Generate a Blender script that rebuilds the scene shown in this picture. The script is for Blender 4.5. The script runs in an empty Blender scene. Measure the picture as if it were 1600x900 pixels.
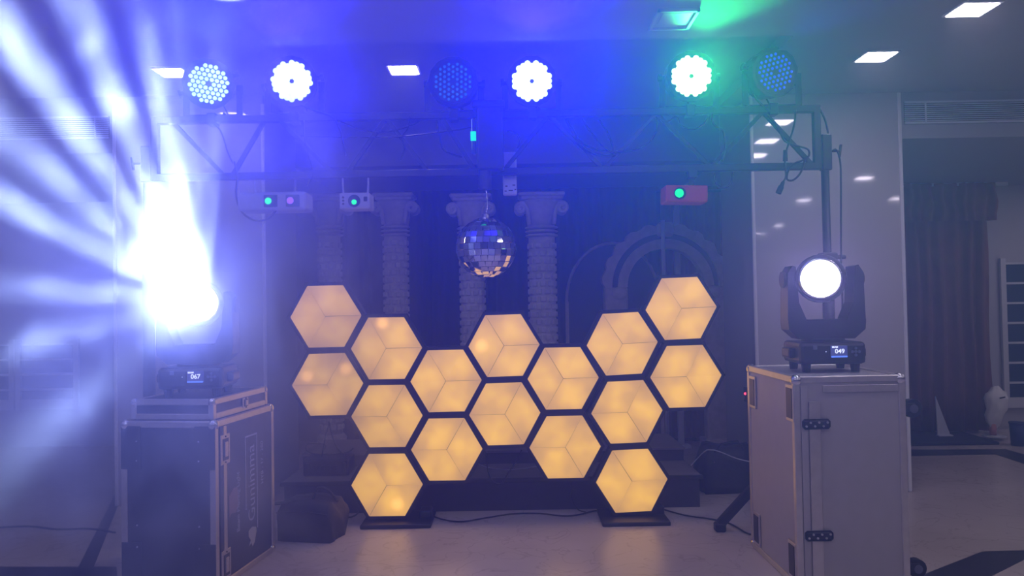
import bpy, bmesh, math, random
from mathutils import Vector, Matrix, Euler

random.seed(7)
scene = bpy.context.scene
col = scene.collection
R = math.radians

# ------------------------------------------------------------------ camera
F_PX = 1200.0
CAM_H = 1.3
cam_d = bpy.data.cameras.new('camera'); cam = bpy.data.objects.new('camera', cam_d); col.objects.link(cam)
cam_d.sensor_width = 36.0; cam_d.lens = 36.0 * F_PX / 1600.0
cam_d.clip_start = 0.02; cam_d.clip_end = 100
CAM_R = (Matrix.Rotation(R(90 + 1.19), 3, 'X') @ Matrix.Rotation(R(-1.03), 3, 'Z'))
cam.matrix_world = Matrix.Translation((0, 0, CAM_H)) @ CAM_R.to_4x4()
scene.camera = cam

def P(x, y, Y):
    """the point of the room seen at photo pixel x, y that stands at distance Y"""
    d = CAM_R @ Vector(((x - 800) / F_PX, -(y - 450) / F_PX, -1.0))
    return Vector((0, 0, CAM_H)) + d * (Y / d.y)

def G(x, y, z=0.0):
    """the point at height z seen at photo pixel x, y"""
    d = CAM_R @ Vector(((x - 800) / F_PX, -(y - 450) / F_PX, -1.0))
    return Vector((0, 0, CAM_H)) + d * ((z - CAM_H) / d.z)

# ------------------------------------------------------------------ world, exposure, renderer quality
w = bpy.data.worlds.new('world'); scene.world = w; w.use_nodes = True
w.node_tree.nodes['Background'].inputs[0].default_value = (0.02, 0.02, 0.05, 1)
w.node_tree.nodes['Background'].inputs[1].default_value = 0.3
_v = w.node_tree.nodes.new('ShaderNodeVolumeScatter')      # thin stage haze in the whole hall
w.node_tree.links.new(_v.outputs[0], w.node_tree.nodes['World Output'].inputs['Volume'])
vs = scene.view_settings
vs.view_transform = 'Standard'; vs.look = 'None'; vs.gamma = 1.0; vs.use_curve_mapping = False
vs.exposure = 0.0
cy = scene.cycles
cy.use_denoising = True
cy.max_bounces = 4; cy.diffuse_bounces = 2; cy.glossy_bounces = 2; cy.transmission_bounces = 4
cy.volume_bounces = 0; cy.transparent_max_bounces = 6
cy.sample_clamp_indirect = 4.0
cy.caustics_reflective = False; cy.caustics_refractive = False

# light levels (tuned against the photograph)
DOWN_E = 30.0           # ceiling downlight panels, emission
HEX_E = 1.08            # hexagon diffusers
HAZE = 0.022            # thin haze in the hall
HAZE_G = 0.58
_v.inputs['Density'].default_value = HAZE; _v.inputs['Anisotropy'].default_value = HAZE_G; _v.inputs['Color'].default_value = (1, 1, 1, 1)
BLUE = (0.006, 0.003, 1.0)
BEAM = (0.38, 0.50, 1.0)
PAR_SPOTS = {           # power of the lit cans
    'cyan': ((0.04, 0.08, 1.0), 160), 'blue_a': (BLUE, 620), 'blue_b': (BLUE, 1150), 'green': ((0.03, 1.0, 0.18), 190), 'blue_dim': (BLUE, 8)}
BEAM_W = 1.0
HEAD_R_W = 60.0

# ------------------------------------------------------------------ materials
MATS = {}
def mat(name, c, rough=0.5, metal=0.0, var=0.0, scale=8.0, bump=0.0, emit=None, e=0.0, spec=0.5, coat=0.0):
    if name in MATS: return MATS[name]
    m = bpy.data.materials.new(name); m.use_nodes = True
    nt = m.node_tree; b = nt.nodes['Principled BSDF']
    b.inputs['Base Color'].default_value = (*c, 1)
    b.inputs['Roughness'].default_value = rough
    b.inputs['Metallic'].default_value = metal
    b.inputs['Specular IOR Level'].default_value = spec
    b.inputs['Coat Weight'].default_value = coat
    if emit:
        b.inputs['Emission Color'].default_value = (*emit, 1); b.inputs['Emission Strength'].default_value = e
    if var or bump:
        tc = nt.nodes.new('ShaderNodeTexCoord')
        n = nt.nodes.new('ShaderNodeTexNoise'); n.inputs['Scale'].default_value = scale; n.inputs['Detail'].default_value = 4
        nt.links.new(tc.outputs['Object'], n.inputs['Vector'])
        if var:
            r = nt.nodes.new('ShaderNodeMix'); r.data_type = 'RGBA'
            r.inputs[6].default_value = (*[max(0, v * (1 - var)) for v in c], 1)
            r.inputs[7].default_value = (*[min(1, v * (1 + var)) for v in c], 1)
            nt.links.new(n.outputs['Fac'], r.inputs[0]); nt.links.new(r.outputs[2], b.inputs['Base Color'])
        if bump:
            bp = nt.nodes.new('ShaderNodeBump'); bp.inputs['Strength'].default_value = bump; bp.inputs['Distance'].default_value = 0.01
            nt.links.new(n.outputs['Fac'], bp.inputs['Height']); nt.links.new(bp.outputs[0], b.inputs['Normal'])
    if emit and name != 'downlight_panel': m.cycles.emission_sampling = 'NONE'     # the lamps below carry the fixtures' light
    MATS[name] = m
    return m

def m_floor():
    m = bpy.data.materials.new('marble_floor'); m.use_nodes = True
    nt = m.node_tree; b = nt.nodes['Principled BSDF']; L = nt.links.new
    tc = nt.nodes.new('ShaderNodeTexCoord')
    n1 = nt.nodes.new('ShaderNodeTexNoise'); n1.inputs['Scale'].default_value = 0.9; n1.inputs['Detail'].default_value = 6; n1.inputs['Distortion'].default_value = 0.8
    n2 = nt.nodes.new('ShaderNodeTexNoise'); n2.inputs['Scale'].default_value = 2.6; n2.inputs['Detail'].default_value = 8; n2.inputs['Distortion'].default_value = 1.8
    L(tc.outputs['Object'], n1.inputs['Vector']); L(tc.outputs['Object'], n2.inputs['Vector'])
    r1 = nt.nodes.new('ShaderNodeValToRGB')
    r1.color_ramp.elements[0].position = 0.3; r1.color_ramp.elements[0].color = (0.50, 0.43, 0.40, 1)
    r1.color_ramp.elements[1].position = 0.72; r1.color_ramp.elements[1].color = (0.66, 0.58, 0.55, 1)
    L(n1.outputs['Fac'], r1.inputs[0])
    r2 = nt.nodes.new('ShaderNodeValToRGB')                       # thin brown veins
    for e_, p, v in ((0, 0.485, 0), (1, 0.515, 0)): r2.color_ramp.elements[e_].position = p; r2.color_ramp.elements[e_].color = (v, v, v, 1)
    k = r2.color_ramp.elements.new(0.5); k.color = (0.3, 0.3, 0.3, 1)
    L(n2.outputs['Fac'], r2.inputs[0])
    mx = nt.nodes.new('ShaderNodeMix'); mx.data_type = 'RGBA'; mx.inputs[7].default_value = (0.22, 0.16, 0.14, 1)
    L(r2.outputs[0], mx.inputs[0]); L(r1.outputs[0], mx.inputs[6]); L(mx.outputs[2], b.inputs['Base Color'])
    b.inputs['Roughness'].default_value = 0.26
    return m

def m_hex():
    """diffuser sheet lit by a bulb behind its middle; an object property 'hot' puts a bright bulb spot off the middle"""
    m = bpy.data.materials.new('warm_diffuser'); m.use_nodes = True
    nt = m.node_tree; b = nt.nodes['Principled BSDF']; L = nt.links.new
    tc = nt.nodes.new('ShaderNodeTexCoord')
    oi = nt.nodes.new('ShaderNodeObjectInfo')
    ln = nt.nodes.new('ShaderNodeVectorMath'); ln.operation = 'LENGTH'; L(tc.outputs['Object'], ln.inputs[0])
    mr = nt.nodes.new('ShaderNodeMapRange'); mr.interpolation_type = 'SMOOTHSTEP'
    mr.inputs[1].default_value = 0.02; mr.inputs[2].default_value = 0.19; mr.inputs[3].default_value = 1; mr.inputs[4].default_value = 0.15
    L(ln.outputs['Value'], mr.inputs[0])
    ad = nt.nodes.new('ShaderNodeVectorMath'); ad.operation = 'ADD'
    sc = nt.nodes.new('ShaderNodeVectorMath'); sc.operation = 'SCALE'; sc.inputs[0].default_value = (13, 7, 5); L(oi.outputs['Random'], sc.inputs['Scale'])
    L(tc.outputs['Object'], ad.inputs[0]); L(sc.outputs[0], ad.inputs[1])
    n = nt.nodes.new('ShaderNodeTexNoise'); n.inputs['Scale'].default_value = 9; n.inputs['Detail'].default_value = 1.0; L(ad.outputs[0], n.inputs['Vector'])
    mu = nt.nodes.new('ShaderNodeMath'); mu.operation = 'MULTIPLY'; L(mr.outputs[0], mu.inputs[0])
    nr = nt.nodes.new('ShaderNodeMapRange'); nr.inputs[1].default_value = 0.3; nr.inputs[2].default_value = 0.7; nr.inputs[3].default_value = 0.55; nr.inputs[4].default_value = 1.1
    L(n.outputs['Fac'], nr.inputs[0]); L(nr.outputs[0], mu.inputs[1])
    cr = nt.nodes.new('ShaderNodeMix'); cr.data_type = 'RGBA'
    cr.inputs[6].default_value = (0.43, 0.225, 0.085, 1); cr.inputs[7].default_value = (0.88, 0.475, 0.07, 1)
    L(mu.outputs[0], cr.inputs[0])
    at = nt.nodes.new('ShaderNodeAttribute'); at.attribute_type = 'OBJECT'; at.attribute_name = 'hot'
    sb = nt.nodes.new('ShaderNodeVectorMath'); sb.operation = 'DISTANCE'; L(tc.outputs['Object'], sb.inputs[0]); L(at.outputs['Vector'], sb.inputs[1])
    hr = nt.nodes.new('ShaderNodeMapRange'); hr.interpolation_type = 'SMOOTHSTEP'
    hr.inputs[1].default_value = 0.008; hr.inputs[2].default_value = 0.055; hr.inputs[3].default_value = 1; hr.inputs[4].default_value = 0
    L(sb.outputs['Value'], hr.inputs[0])
    c2 = nt.nodes.new('ShaderNodeMix'); c2.data_type = 'RGBA'; c2.inputs[7].default_value = (1.25, 0.62, 0.12, 1)
    L(hr.outputs[0], c2.inputs[0]); L(cr.outputs[2], c2.inputs[6])
    L(c2.outputs[2], b.inputs['Emission Color']); b.inputs['Emission Strength'].default_value = HEX_E
    b.inputs['Base Color'].default_value = (0.25, 0.18, 0.10, 1); b.inputs['Roughness'].default_value = 0.22
    return m

M = dict(
    floor=m_floor(), hexd=m_hex(),
    wall=mat('painted_wall', (0.46, 0.44, 0.45), 0.7, var=0.06, scale=3),
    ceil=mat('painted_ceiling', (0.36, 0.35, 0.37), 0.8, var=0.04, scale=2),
    header=mat('header_dimmed', (0.19, 0.18, 0.21), 0.75, var=0.05, scale=2),  # ceiling colour darkened here, standing in for weaker downlight on the header
    pillar=mat('lacquered_panel', (0.50, 0.47, 0.47), 0.06, var=0.05, scale=1.5, coat=0.6),
    bead=mat('edge_bead', (0.80, 0.78, 0.78), 0.3),
    granite=mat('dark_granite', (0.035, 0.035, 0.05), 0.35, var=0.3, scale=40),
    black=mat('black_paint', (0.018, 0.018, 0.022), 0.45, var=0.3, scale=20),
    blackm=mat('black_steel', (0.016, 0.016, 0.022), 0.42, metal=0.0, var=0.3, scale=14),
    rubber=mat('black_rubber', (0.012, 0.012, 0.014), 0.6),
    cable=mat('cable_sheath', (0.015, 0.015, 0.02), 0.5),
    wcable=mat('white_cable_sheath', (0.6, 0.58, 0.58), 0.5),
    alu=mat('aluminium_extrusion', (0.62, 0.58, 0.55), 0.38, metal=0.75, var=0.12, scale=25),
    chrome=mat('chrome_corner', (0.75, 0.73, 0.72), 0.22, metal=1.0),
    lam=mat('dark_laminate', (0.030, 0.034, 0.055), 0.42, var=0.25, scale=30, bump=0.08),
    greylam=mat('grey_laminate', (0.40, 0.37, 0.37), 0.5, var=0.08, scale=16),
    plastic=mat('head_plastic', (0.02, 0.02, 0.028), 0.38, var=0.2, scale=12),
    white_pl=mat('white_plastic', (0.62, 0.62, 0.64), 0.4, var=0.05),
    red_pl=mat('red_plastic', (0.55, 0.03, 0.08), 0.45, var=0.08),
    glassd=mat('dark_lens', (0.02, 0.05, 0.06), 0.05, coat=1.0),
    mirror=mat('mirror_glass', (0.78, 0.78, 0.82), 0.03, metal=1.0),
    mirror_core=mat('ball_core', (0.06, 0.06, 0.07), 0.5),
    brown=mat('brown_curtain', (0.36, 0.17, 0.125), 0.8, var=0.18, scale=6),
    drape=mat('stage_drape', (0.085, 0.06, 0.065), 0.85, var=0.2, scale=5),
    plaster=mat('aged_plaster', (0.62, 0.57, 0.50), 0.75, var=0.2, scale=24, bump=0.3),
    archp=mat('painted_foam', (0.50, 0.42, 0.37), 0.8, var=0.25, scale=18, bump=0.3),
    pane=mat('night_window', (0.012, 0.018, 0.05), 0.06),
    wbar=mat('white_bar', (0.62, 0.61, 0.62), 0.4),
    carpet=mat('dark_carpet', (0.025, 0.025, 0.04), 0.9, var=0.4, scale=60),
    bag=mat('black_nylon', (0.022, 0.022, 0.03), 0.6, var=0.4, scale=18, bump=0.4),
    cloth=mat('white_cloth', (0.78, 0.76, 0.74), 0.7, var=0.08, scale=12, bump=0.4),
    paper=mat('torn_sticker', (0.36, 0.24, 0.22), 0.7, var=0.2, scale=30),
    print=mat('silver_print', (0.55, 0.55, 0.60), 0.5),
    riser=mat('riser_felt', (0.045, 0.045, 0.07), 0.85, var=0.2, scale=10),
    riser_top=mat('riser_board', (0.20, 0.18, 0.18), 0.6, var=0.2, scale=9),
    down=mat('downlight_panel', (0.9, 0.9, 0.9), 0.5, emit=(0.97, 0.84, 1.0), e=DOWN_E),
    downf=mat('downlight_rim', (0.7, 0.7, 0.7), 0.5),
    scr=mat('display_back', (0.02, 0.02, 0.08), 0.3, emit=(0.10, 0.12, 0.5), e=0.35),
    scrt=mat('display_digits', (0.5, 0.5, 0.6), 0.5, emit=(0.75, 0.8, 1.0), e=1.2),
    scrb=mat('display_bar', (0.1, 0.2, 0.8), 0.5, emit=(0.12, 0.25, 1.0), e=0.9),
    btn=mat('grey_button', (0.12, 0.12, 0.16), 0.5),
    led_cyan=mat('led_cyan', (0.5, 0.6, 0.6), 0.3, emit=(0.55, 1.0, 1.0), e=1.9),
    led_blue=mat('led_blue_white', (0.5, 0.5, 0.6), 0.3, emit=(0.4, 0.6, 1.0), e=3.4),
    led_green=mat('led_green_white', (0.5, 0.6, 0.5), 0.3, emit=(0.5, 1.0, 0.42), e=2.8),
    led_dim=mat('led_blue_dim', (0.03, 0.05, 0.2), 0.15, emit=(0.02, 0.06, 1.0), e=0.75, coat=1.0),
    led_glint=mat('led_lens_glint', (0.03, 0.07, 0.12), 0.08, emit=(0.02, 0.22, 0.5), e=0.45, coat=1.0),  # unlit lenses; their teal glints are painted in as emission
    g_glow=mat('green_glow', (0.0, 0.3, 0.1), 0.3, emit=(0.0, 1.0, 0.14), e=1.8),
    g_strip=mat('green_strip', (0.0, 0.3, 0.15), 0.3, emit=(0.0, 0.8, 0.12), e=1.1),
    b_glow=mat('blue_glow', (0.05, 0.0, 0.4), 0.3, emit=(0.25, 0.08, 1.0), e=2.0),
    r_glow=mat('red_glow', (0.4, 0.0, 0.02), 0.3, emit=(1.0, 0.04, 0.08), e=4.0),
    headlens=mat('lit_lens', (0.8, 0.8, 0.9), 0.2, emit=(0.82, 0.86, 1.0), e=5.0),
    pink=mat('pink_plastic', (0.55, 0.25, 0.22), 0.5),
    navy=mat('navy_plastic', (0.02, 0.04, 0.16), 0.5),
)

# ------------------------------------------------------------------ mesh helpers
class MB:
    def __init__(s): s.bm = bmesh.new()
    def box(s, c, size, bevel=0.0, rot=None, seg=1):
        r = bmesh.ops.create_cube(s.bm, size=1.0)['verts']
        m = Matrix.Translation(c) @ (rot.to_4x4() if rot else Matrix.Identity(4)) @ Matrix.Diagonal((*size, 1))
        bmesh.ops.transform(s.bm, matrix=m, verts=r)
        if bevel > 0:
            es = list({e for v in r for e in v.link_edges})
            bmesh.ops.bevel(s.bm, geom=es, offset=bevel, segments=seg, affect='EDGES', profile=0.5)
        return s
    def cyl(s, a, b, r0, r1=None, n=12, cap=True):
        a = Vector(a); b = Vector(b); r1 = r0 if r1 is None else r1
        d = b - a
        q = Vector((0, 0, 1)).rotation_difference(d.normalized()).to_matrix().to_4x4()
        m = Matrix.Translation((a + b) / 2) @ q
        bmesh.ops.create_cone(s.bm, cap_ends=cap, segments=n, radius1=r0, radius2=r1, depth=d.length, matrix=m)
        return s
    def sph(s, c, r, sc=(1, 1, 1), u=12, v=8):
        bmesh.ops.create_uvsphere(s.bm, u_segments=u, v_segments=v, radius=r, matrix=Matrix.Translation(c) @ Matrix.Diagonal((*sc, 1)))
        return s
    def bar(s, a, b, wx, wz, up=(0, 0, 1)):
        """square bar from a to b"""
        a = Vector(a); b = Vector(b); y = (b - a).normalized(); x = y.cross(Vector(up))
        if x.length < 1e-4: x = y.cross(Vector((0, 1, 0)))
        x.normalize(); z = x.cross(y)
        m = Matrix((x, y, z)).transposed()
        return s.box((a + b) / 2, (wx, (b - a).length, wz), 0.0, m)
    def tube(s, pts, r, n=6, smooth=4):
        pts = [Vector(p) for p in pts]
        if smooth and len(pts) > 2: pts = spline(pts, smooth)
        rings = []
        prev = None
        for i, p in enumerate(pts):
            t = (pts[min(i + 1, len(pts) - 1)] - pts[max(i - 1, 0)])
            if t.length < 1e-7: t = Vector((0, 0, 1))
            t.normalize()
            x = (prev - t * prev.dot(t)) if prev else t.orthogonal()
            if x.length < 1e-5: x = t.orthogonal()
            x.normalize(); prev = x; y = t.cross(x)
            rings.append([s.bm.verts.new(p + r * (x * math.cos(2 * math.pi * k / n) + y * math.sin(2 * math.pi * k / n))) for k in range(n)])
        for a, b in zip(rings, rings[1:]):
            for k in range(n): s.bm.faces.new((a[k], a[(k + 1) % n], b[(k + 1) % n], b[k]))
        s.bm.faces.new(rings[0][::-1]); s.bm.faces.new(rings[-1])
        return s
    def lathe(s, prof, n=24, center=(0, 0, 0), axis='Z', closed=False):
        c = Vector(center); rings = []
        for r, z in prof:
            ring = []
            for k in range(n):
                a = 2 * math.pi * k / n
                v = Vector((r * math.cos(a), r * math.sin(a), z))
                if axis == 'Y': v = Vector((v.x, v.z, -v.y))
                ring.append(s.bm.verts.new(c + v))
            rings.append(ring)
        for a, b in zip(rings, rings[1:]):
            for k in range(n): s.bm.faces.new((a[k], a[(k + 1) % n], b[(k + 1) % n], b[k]))
        if closed:
            for k in range(n): s.bm.faces.new((rings[-1][k], rings[-1][(k + 1) % n], rings[0][(k + 1) % n], rings[0][k]))
        else:
            s.bm.faces.new(rings[0][::-1]); s.bm.faces.new(rings[-1])
        return s
    def prism(s, poly, a, b, fn):
        """poly [(u,v)] swept from a to b; fn(u,v,w) gives the point"""
        A = [s.bm.verts.new(fn(u, v, a)) for u, v in poly]; B = [s.bm.verts.new(fn(u, v, b)) for u, v in poly]
        n = len(poly)
        for k in range(n): s.bm.faces.new((A[k], A[(k + 1) % n], B[(k + 1) % n], B[k]))
        s.bm.faces.new(A[::-1]); s.bm.faces.new(B)
        return s
    def mesh(s, name, m, smooth=False):
        bmesh.ops.recalc_face_normals(s.bm, faces=s.bm.faces)
        me = bpy.data.meshes.new(name); s.bm.to_mesh(me); s.bm.free(); me.materials.append(m)
        if smooth:
            for p in me.polygons: p.use_smooth = True
        return me
    def build(s, name, m, parent=None, smooth=False, loc=None, rot=None):
        return obj(name, s.mesh(name, m, smooth), parent, loc, rot)

def spline(pts, k):
    out = []
    n = len(pts)
    for i in range(n - 1):
        p0, p1, p2, p3 = pts[max(i - 1, 0)], pts[i], pts[i + 1], pts[min(i + 2, n - 1)]
        for j in range(k):
            t = j / k
            out.append(0.5 * ((2 * p1) + (p2 - p0) * t + (2 * p0 - 5 * p1 + 4 * p2 - p3) * t * t + (3 * p1 - p0 - 3 * p2 + p3) * t ** 3))
    out.append(pts[-1])
    return out

def obj(name, me, parent=None, loc=None, rot=None):
    o = bpy.data.objects.new(name, me); col.objects.link(o)
    if parent: o.parent = parent
    if loc is not None: o.location = loc
    if rot is not None: o.rotation_euler = rot
    return o

def tag(o, label=None, cat=None, group=None, kind=None):
    if label: o['label'] = label
    if cat: o['category'] = cat
    if group: o['group'] = group
    if kind: o['kind'] = kind
    return o

def thing(name, label, cat, loc=(0, 0, 0), rot=(0, 0, 0), group=None):
    o = bpy.data.objects.new(name, None); col.objects.link(o)
    o.location = loc; o.rotation_euler = rot; o.empty_display_size = 0.1
    return tag(o, label, cat, group)

def struct(name, mb, m, label=None, parent=None, smooth=False):
    o = mb.build(name, m, parent, smooth)
    if not parent: o['kind'] = 'structure'
    if label: o['label'] = label
    return o

def text_mesh(name, body, size, m, parent, mw, depth=0.0006, bold=0.0):
    cu = bpy.data.curves.new(name + '_font', 'FONT'); cu.body = body; cu.size = size; cu.extrude = depth; cu.align_x = 'CENTER'; cu.align_y = 'CENTER'; cu.offset = bold
    t = bpy.data.objects.new(name + '_tmp', cu); col.objects.link(t)
    dg = bpy.context.evaluated_depsgraph_get()
    me = bpy.data.meshes.new_from_object(t.evaluated_get(dg)); me.materials.clear(); me.materials.append(m); me.name = name
    bpy.data.objects.remove(t); bpy.data.curves.remove(cu)
    o = obj(name, me, parent); o.matrix_local = mw
    return o

def spot(name, loc, target, color, power, angle, blend=1.0, radius=0.02, parent=None):
    ld = bpy.data.lights.new(name, 'SPOT'); ld.color = color; ld.energy = power; ld.spot_size = R(angle); ld.spot_blend = blend; ld.shadow_soft_size = radius
    o = bpy.data.objects.new(name, ld); col.objects.link(o)
    d = Vector(target) - Vector(loc)
    o.location = loc; o.rotation_euler = d.to_track_quat('-Z', 'Y').to_euler()
    return o

def beam(name, loc, target, color, power, dia, spread):
    ld = bpy.data.lights.new(name, 'AREA'); ld.shape = 'DISK'; ld.size = dia; ld.color = color; ld.energy = power; ld.spread = R(spread)
    o = bpy.data.objects.new(name, ld); col.objects.link(o)
    o.location = loc; o.rotation_euler = (Vector(target) - Vector(loc)).to_track_quat('-Z', 'Y').to_euler()
    return o

# ================================================================== SETTING
CZ, CZ2, SZ = 2.68, 2.745, 2.365          # ceiling, recessed ceiling, soffit
XL, XR, YB, YR = -6.0, 6.5, 7.45, -14.0
PX0, PX1 = 1.63, 2.63                     # right pillar
LX0, LX1 = -2.66, -1.66                   # left pillar
PY0, PY1 = 5.15, 5.93

floor = struct('floor', MB().box(((XL + XR) / 2, (YB + YR) / 2, -0.05), (XR - XL, YB - YR, 0.1)), M['floor'], 'pale veined marble floor of the hall')
struct('wall_back', MB().box(((XL + XR) / 2, YB + 0.05, 1.4), (XR - XL, 0.1, 2.8)), M['wall'], 'painted wall at the back of the hall')
struct('wall_left', MB().box((XL - 0.05, (YB + YR) / 2, 1.4), (0.1, YB - YR, 2.8)), M['wall'])
struct('wall_right', MB().box((XR + 0.05, (YB + YR) / 2, 1.4), (0.1, YB - YR, 2.8)), M['wall'])
struct('wall_rear', MB().box(((XL + XR) / 2, YR - 0.05, 1.4), (XR - XL, 0.1, 2.8)), M['wall'])
RXE = 1.5
struct('ceiling', MB().box(((XL + XR) / 2, (YR + 4.0) / 2, CZ + 0.1), (XR - XL, 4.0 - YR, 0.2)), M['ceil'], 'flat painted ceiling with square downlights')
struct('ceiling', MB().box(((RXE + XR) / 2, (4.0 + PY0 + 0.3) / 2, CZ + 0.1), (XR - RXE, PY0 + 0.3 - 4.0, 0.2)), M['ceil'])
struct('ceiling', MB().box(((XL + RXE) / 2, (4.0 + PY1 + 0.1) / 2, CZ2 + 0.1), (RXE - XL, PY1 + 0.1 - 4.0, 0.2)), M['ceil'], 'slightly raised ceiling panel above the truss')
struct('ceiling', MB().box(((PX1 + XR) / 2, (PY0 + YB) / 2, (SZ + 2.8) / 2), (XR - PX1, YB - PY0, 2.8 - SZ)), M['ceil'], 'dropped soffit beyond the right pillar')
struct('ceiling', MB().box(((LX0 + XL) / 2, (PY0 + YB) / 2, (SZ + 2.8) / 2), (LX0 - XL, YB - PY0, 2.8 - SZ)), M['ceil'], 'dropped soffit beyond the left pillar')
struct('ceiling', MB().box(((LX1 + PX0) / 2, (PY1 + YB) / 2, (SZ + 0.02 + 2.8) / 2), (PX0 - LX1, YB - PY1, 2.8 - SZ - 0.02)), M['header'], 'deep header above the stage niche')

def pillar(name, x0, x1, label):
    p = struct(name, MB().box(((x0 + x1) / 2, (PY0 + PY1) / 2, CZ2 / 2), (x1 - x0, PY1 - PY0, CZ2), 0.004), M['pillar'], label)
    for x in (x0, x1):
        MB().box((x, PY0 - 0.002, CZ / 2), (0.022, 0.016, CZ - 0.004), 0.004).build('edge_bead', M['bead'], p)
pillar('column_right', PX0, PX1, 'glossy pale lacquered pillar behind the silver road case')
pillar('column_left', LX0, LX1, 'glossy pale lacquered pillar behind the smoke')

def floor_poly(name, pts, m, z=0.002):
    f = [G(x, y) for x, y in pts]
    mb = MB().prism([(p.x, p.y) for p in f], 0.0002, z, lambda u, v, w_: Vector((u, v, w_)))
    return mb.build(name, m, floor)
floor_poly('inlay_band', [(1400, 915), (1535, 862), (1640, 859), (1660, 870), (1600, 875), (1520, 915)], M['granite'])
floor_poly('inlay_band', [(1418, 713), (1555, 710), (1640, 738), (1640, 722), (1572, 702), (1418, 703)], M['granite'])
floor_poly('inlay_band', [(192, 748), (201, 748), (135, 915), (108, 915)], M['granite'])
floor_poly('inlay_band', [(-60, 886), (182, 886), (186, 930), (-60, 930)], M['granite'])

def grille(name, x0, x1, z0, z1, y, label, posts):
    g = thing(name, label, 'air grille', ((x0 + x1) / 2, y, z0))
    W, H = x1 - x0, z1 - z0
    MB().box((0, -0.004, H / 2), (W, 0.006, H)).build('backing', M['black'], g)
    for z, h in ((0.006, 0.012), (H - 0.006, 0.012)):
        MB().box((0, -0.014, z), (W, 0.014, h)).build('frame_rail', M['white_pl'], g)
    n = 9
    me = MB().box((0, 0, 0), (W, 0.012, 0.005), 0, Matrix.Rotation(R(25), 3, 'X')).mesh('slat', M['white_pl'])
    for k in range(n): obj('slat', me, g, (0, -0.014, 0.014 + (H - 0.028) * (k + 0.5) / n))
    me = MB().box((0, 0, H / 2), (0.008, 0.008, H)).mesh('mullion', M['white_pl'])
    for p in posts: obj('mullion', me, g, (p * W - W / 2, -0.02, 0))
zg0, zg1 = P(1450, 194, PY0).z, P(1450, 159, PY0).z
grille('air_conditioning_grille', PX1 + 0.03, 5.4, zg0, zg1, PY0 - 0.001, 'long slatted air grille above the brown curtain side', (0.05, 0.38, 0.7, 0.97))
grille('air_conditioning_grille', -5.6, LX0 - 0.03, zg0, zg1, PY0 - 0.001, 'long slatted air grille behind the white smoke beams', (0.03, 0.36, 0.69, 0.97))

# downlights -------------------------------------------------------
DW = 0.165
dl_panel = MB().box((0, 0, 0), (DW, DW, 0.008), 0.002).mesh('light_panel', M['down'])
def rim_mesh():
    mb = MB(); t = 0.012; h = DW / 2 + t / 2
    for sx, sy, lx, ly in ((1, 0, t, DW + 2 * t), (-1, 0, t, DW + 2 * t), (0, 1, DW, t), (0, -1, DW, t)):
        mb.box((sx * h, sy * h, 0.002), (lx, ly, 0.008))
    return mb.mesh('rim', M['downf'])
dl_rim = rim_mesh()
def downlight(x, y, z, label, group=None):
    t = thing('ceiling_downlight', label, 'downlight', (x, y, z - 0.006), group=group)
    obj('light_panel', dl_panel, t, (0, 0, -0.001)); obj('rim', dl_rim, t)
def dl_px(px, py, z, label):
    p = G(px, py, z); downlight(p.x, p.y, z, label)
dl_px(270, 112, CZ2, 'square ceiling downlight behind the cyan dotted par can')
dl_px(631, 108, CZ2, 'square ceiling downlight between the blue and the dark par cans')
dl_px(1369, 87, CZ, 'square ceiling downlight above the glossy right pillar')
dl_px(1519, 13, CZ, 'square ceiling downlight in the top right corner')
for x, y in ((2.35, 3.0), (2.4, 1.6), (4.07, 1.5), (4.2, 3.6), (-2.2, 2.9), (-0.7, 2.9), (0.8, 2.9), (-2.2, 1.7), (-0.7, 1.7), (0.8, 1.7), (5.4, 3.0), (5.4, 1.4), (4.1, -0.4), (5.4, -0.4), (2.35, 0.4), (-2.2, 0.4), (-0.7, 0.4), (0.8, 0.4), (2.3, -0.8), (-4.2, 2.6), (-4.2, 0.2),
             (5.0, -4.0), (5.2, -5.7), (2.3, -4.0), (-0.5, -4.0), (-3.2, -4.0), (2.3, -8.0), (-0.5, -8.0), (5.6, -12.5), (-3.2, -8.0)):  # hall grid, with extra rows added to keep the floor lit
    downlight(x, y, CZ, 'square ceiling downlight over the hall, some added to light the floor', 'downlights of the hall')

for x, y in ((4.95, 6.35), (5.7, 5.9), (-5.0, 6.3)):  # unseen soffit lamps, added to brighten the curtain and side floor
    downlight(x, y, SZ, 'added out-of-frame soffit downlight brightening the curtain and floor', 'added lights of the soffit')

# air outlet on the ceiling
pv = [G(x, y, CZ) for x, y in ((1017, 40), (1076, 40), (1089, 14), (1028, 15))]
cx = sum(p.x for p in pv) / 4; cyv = sum(p.y for p in pv) / 4
v = thing('ceiling_vent', 'square ceiling air outlet tinted green above the green par can', 'vent', (cx, cyv, CZ))
VW, VH = 0.2, 0.25
MB().box((0, 0, -0.004), (VW, VH, 0.008), 0.002).build('outlet_plate', M['white_pl'], v)
for sx, sy, lx, ly in ((1, 0, .014, VH), (-1, 0, .014, VH), (0, 1, VW, .014), (0, -1, VW, .014)):
    MB().box((sx * (VW / 2 - .007), sy * (VH / 2 - .007), -0.012), (lx, ly, .012)).build('frame_rail', M['downf'], v)
MB().box((0, -0.02, -0.011), (VW * .7, VH * .6, 0.006), 0.002).build('inner_flap', M['white_pl'], v)

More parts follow.
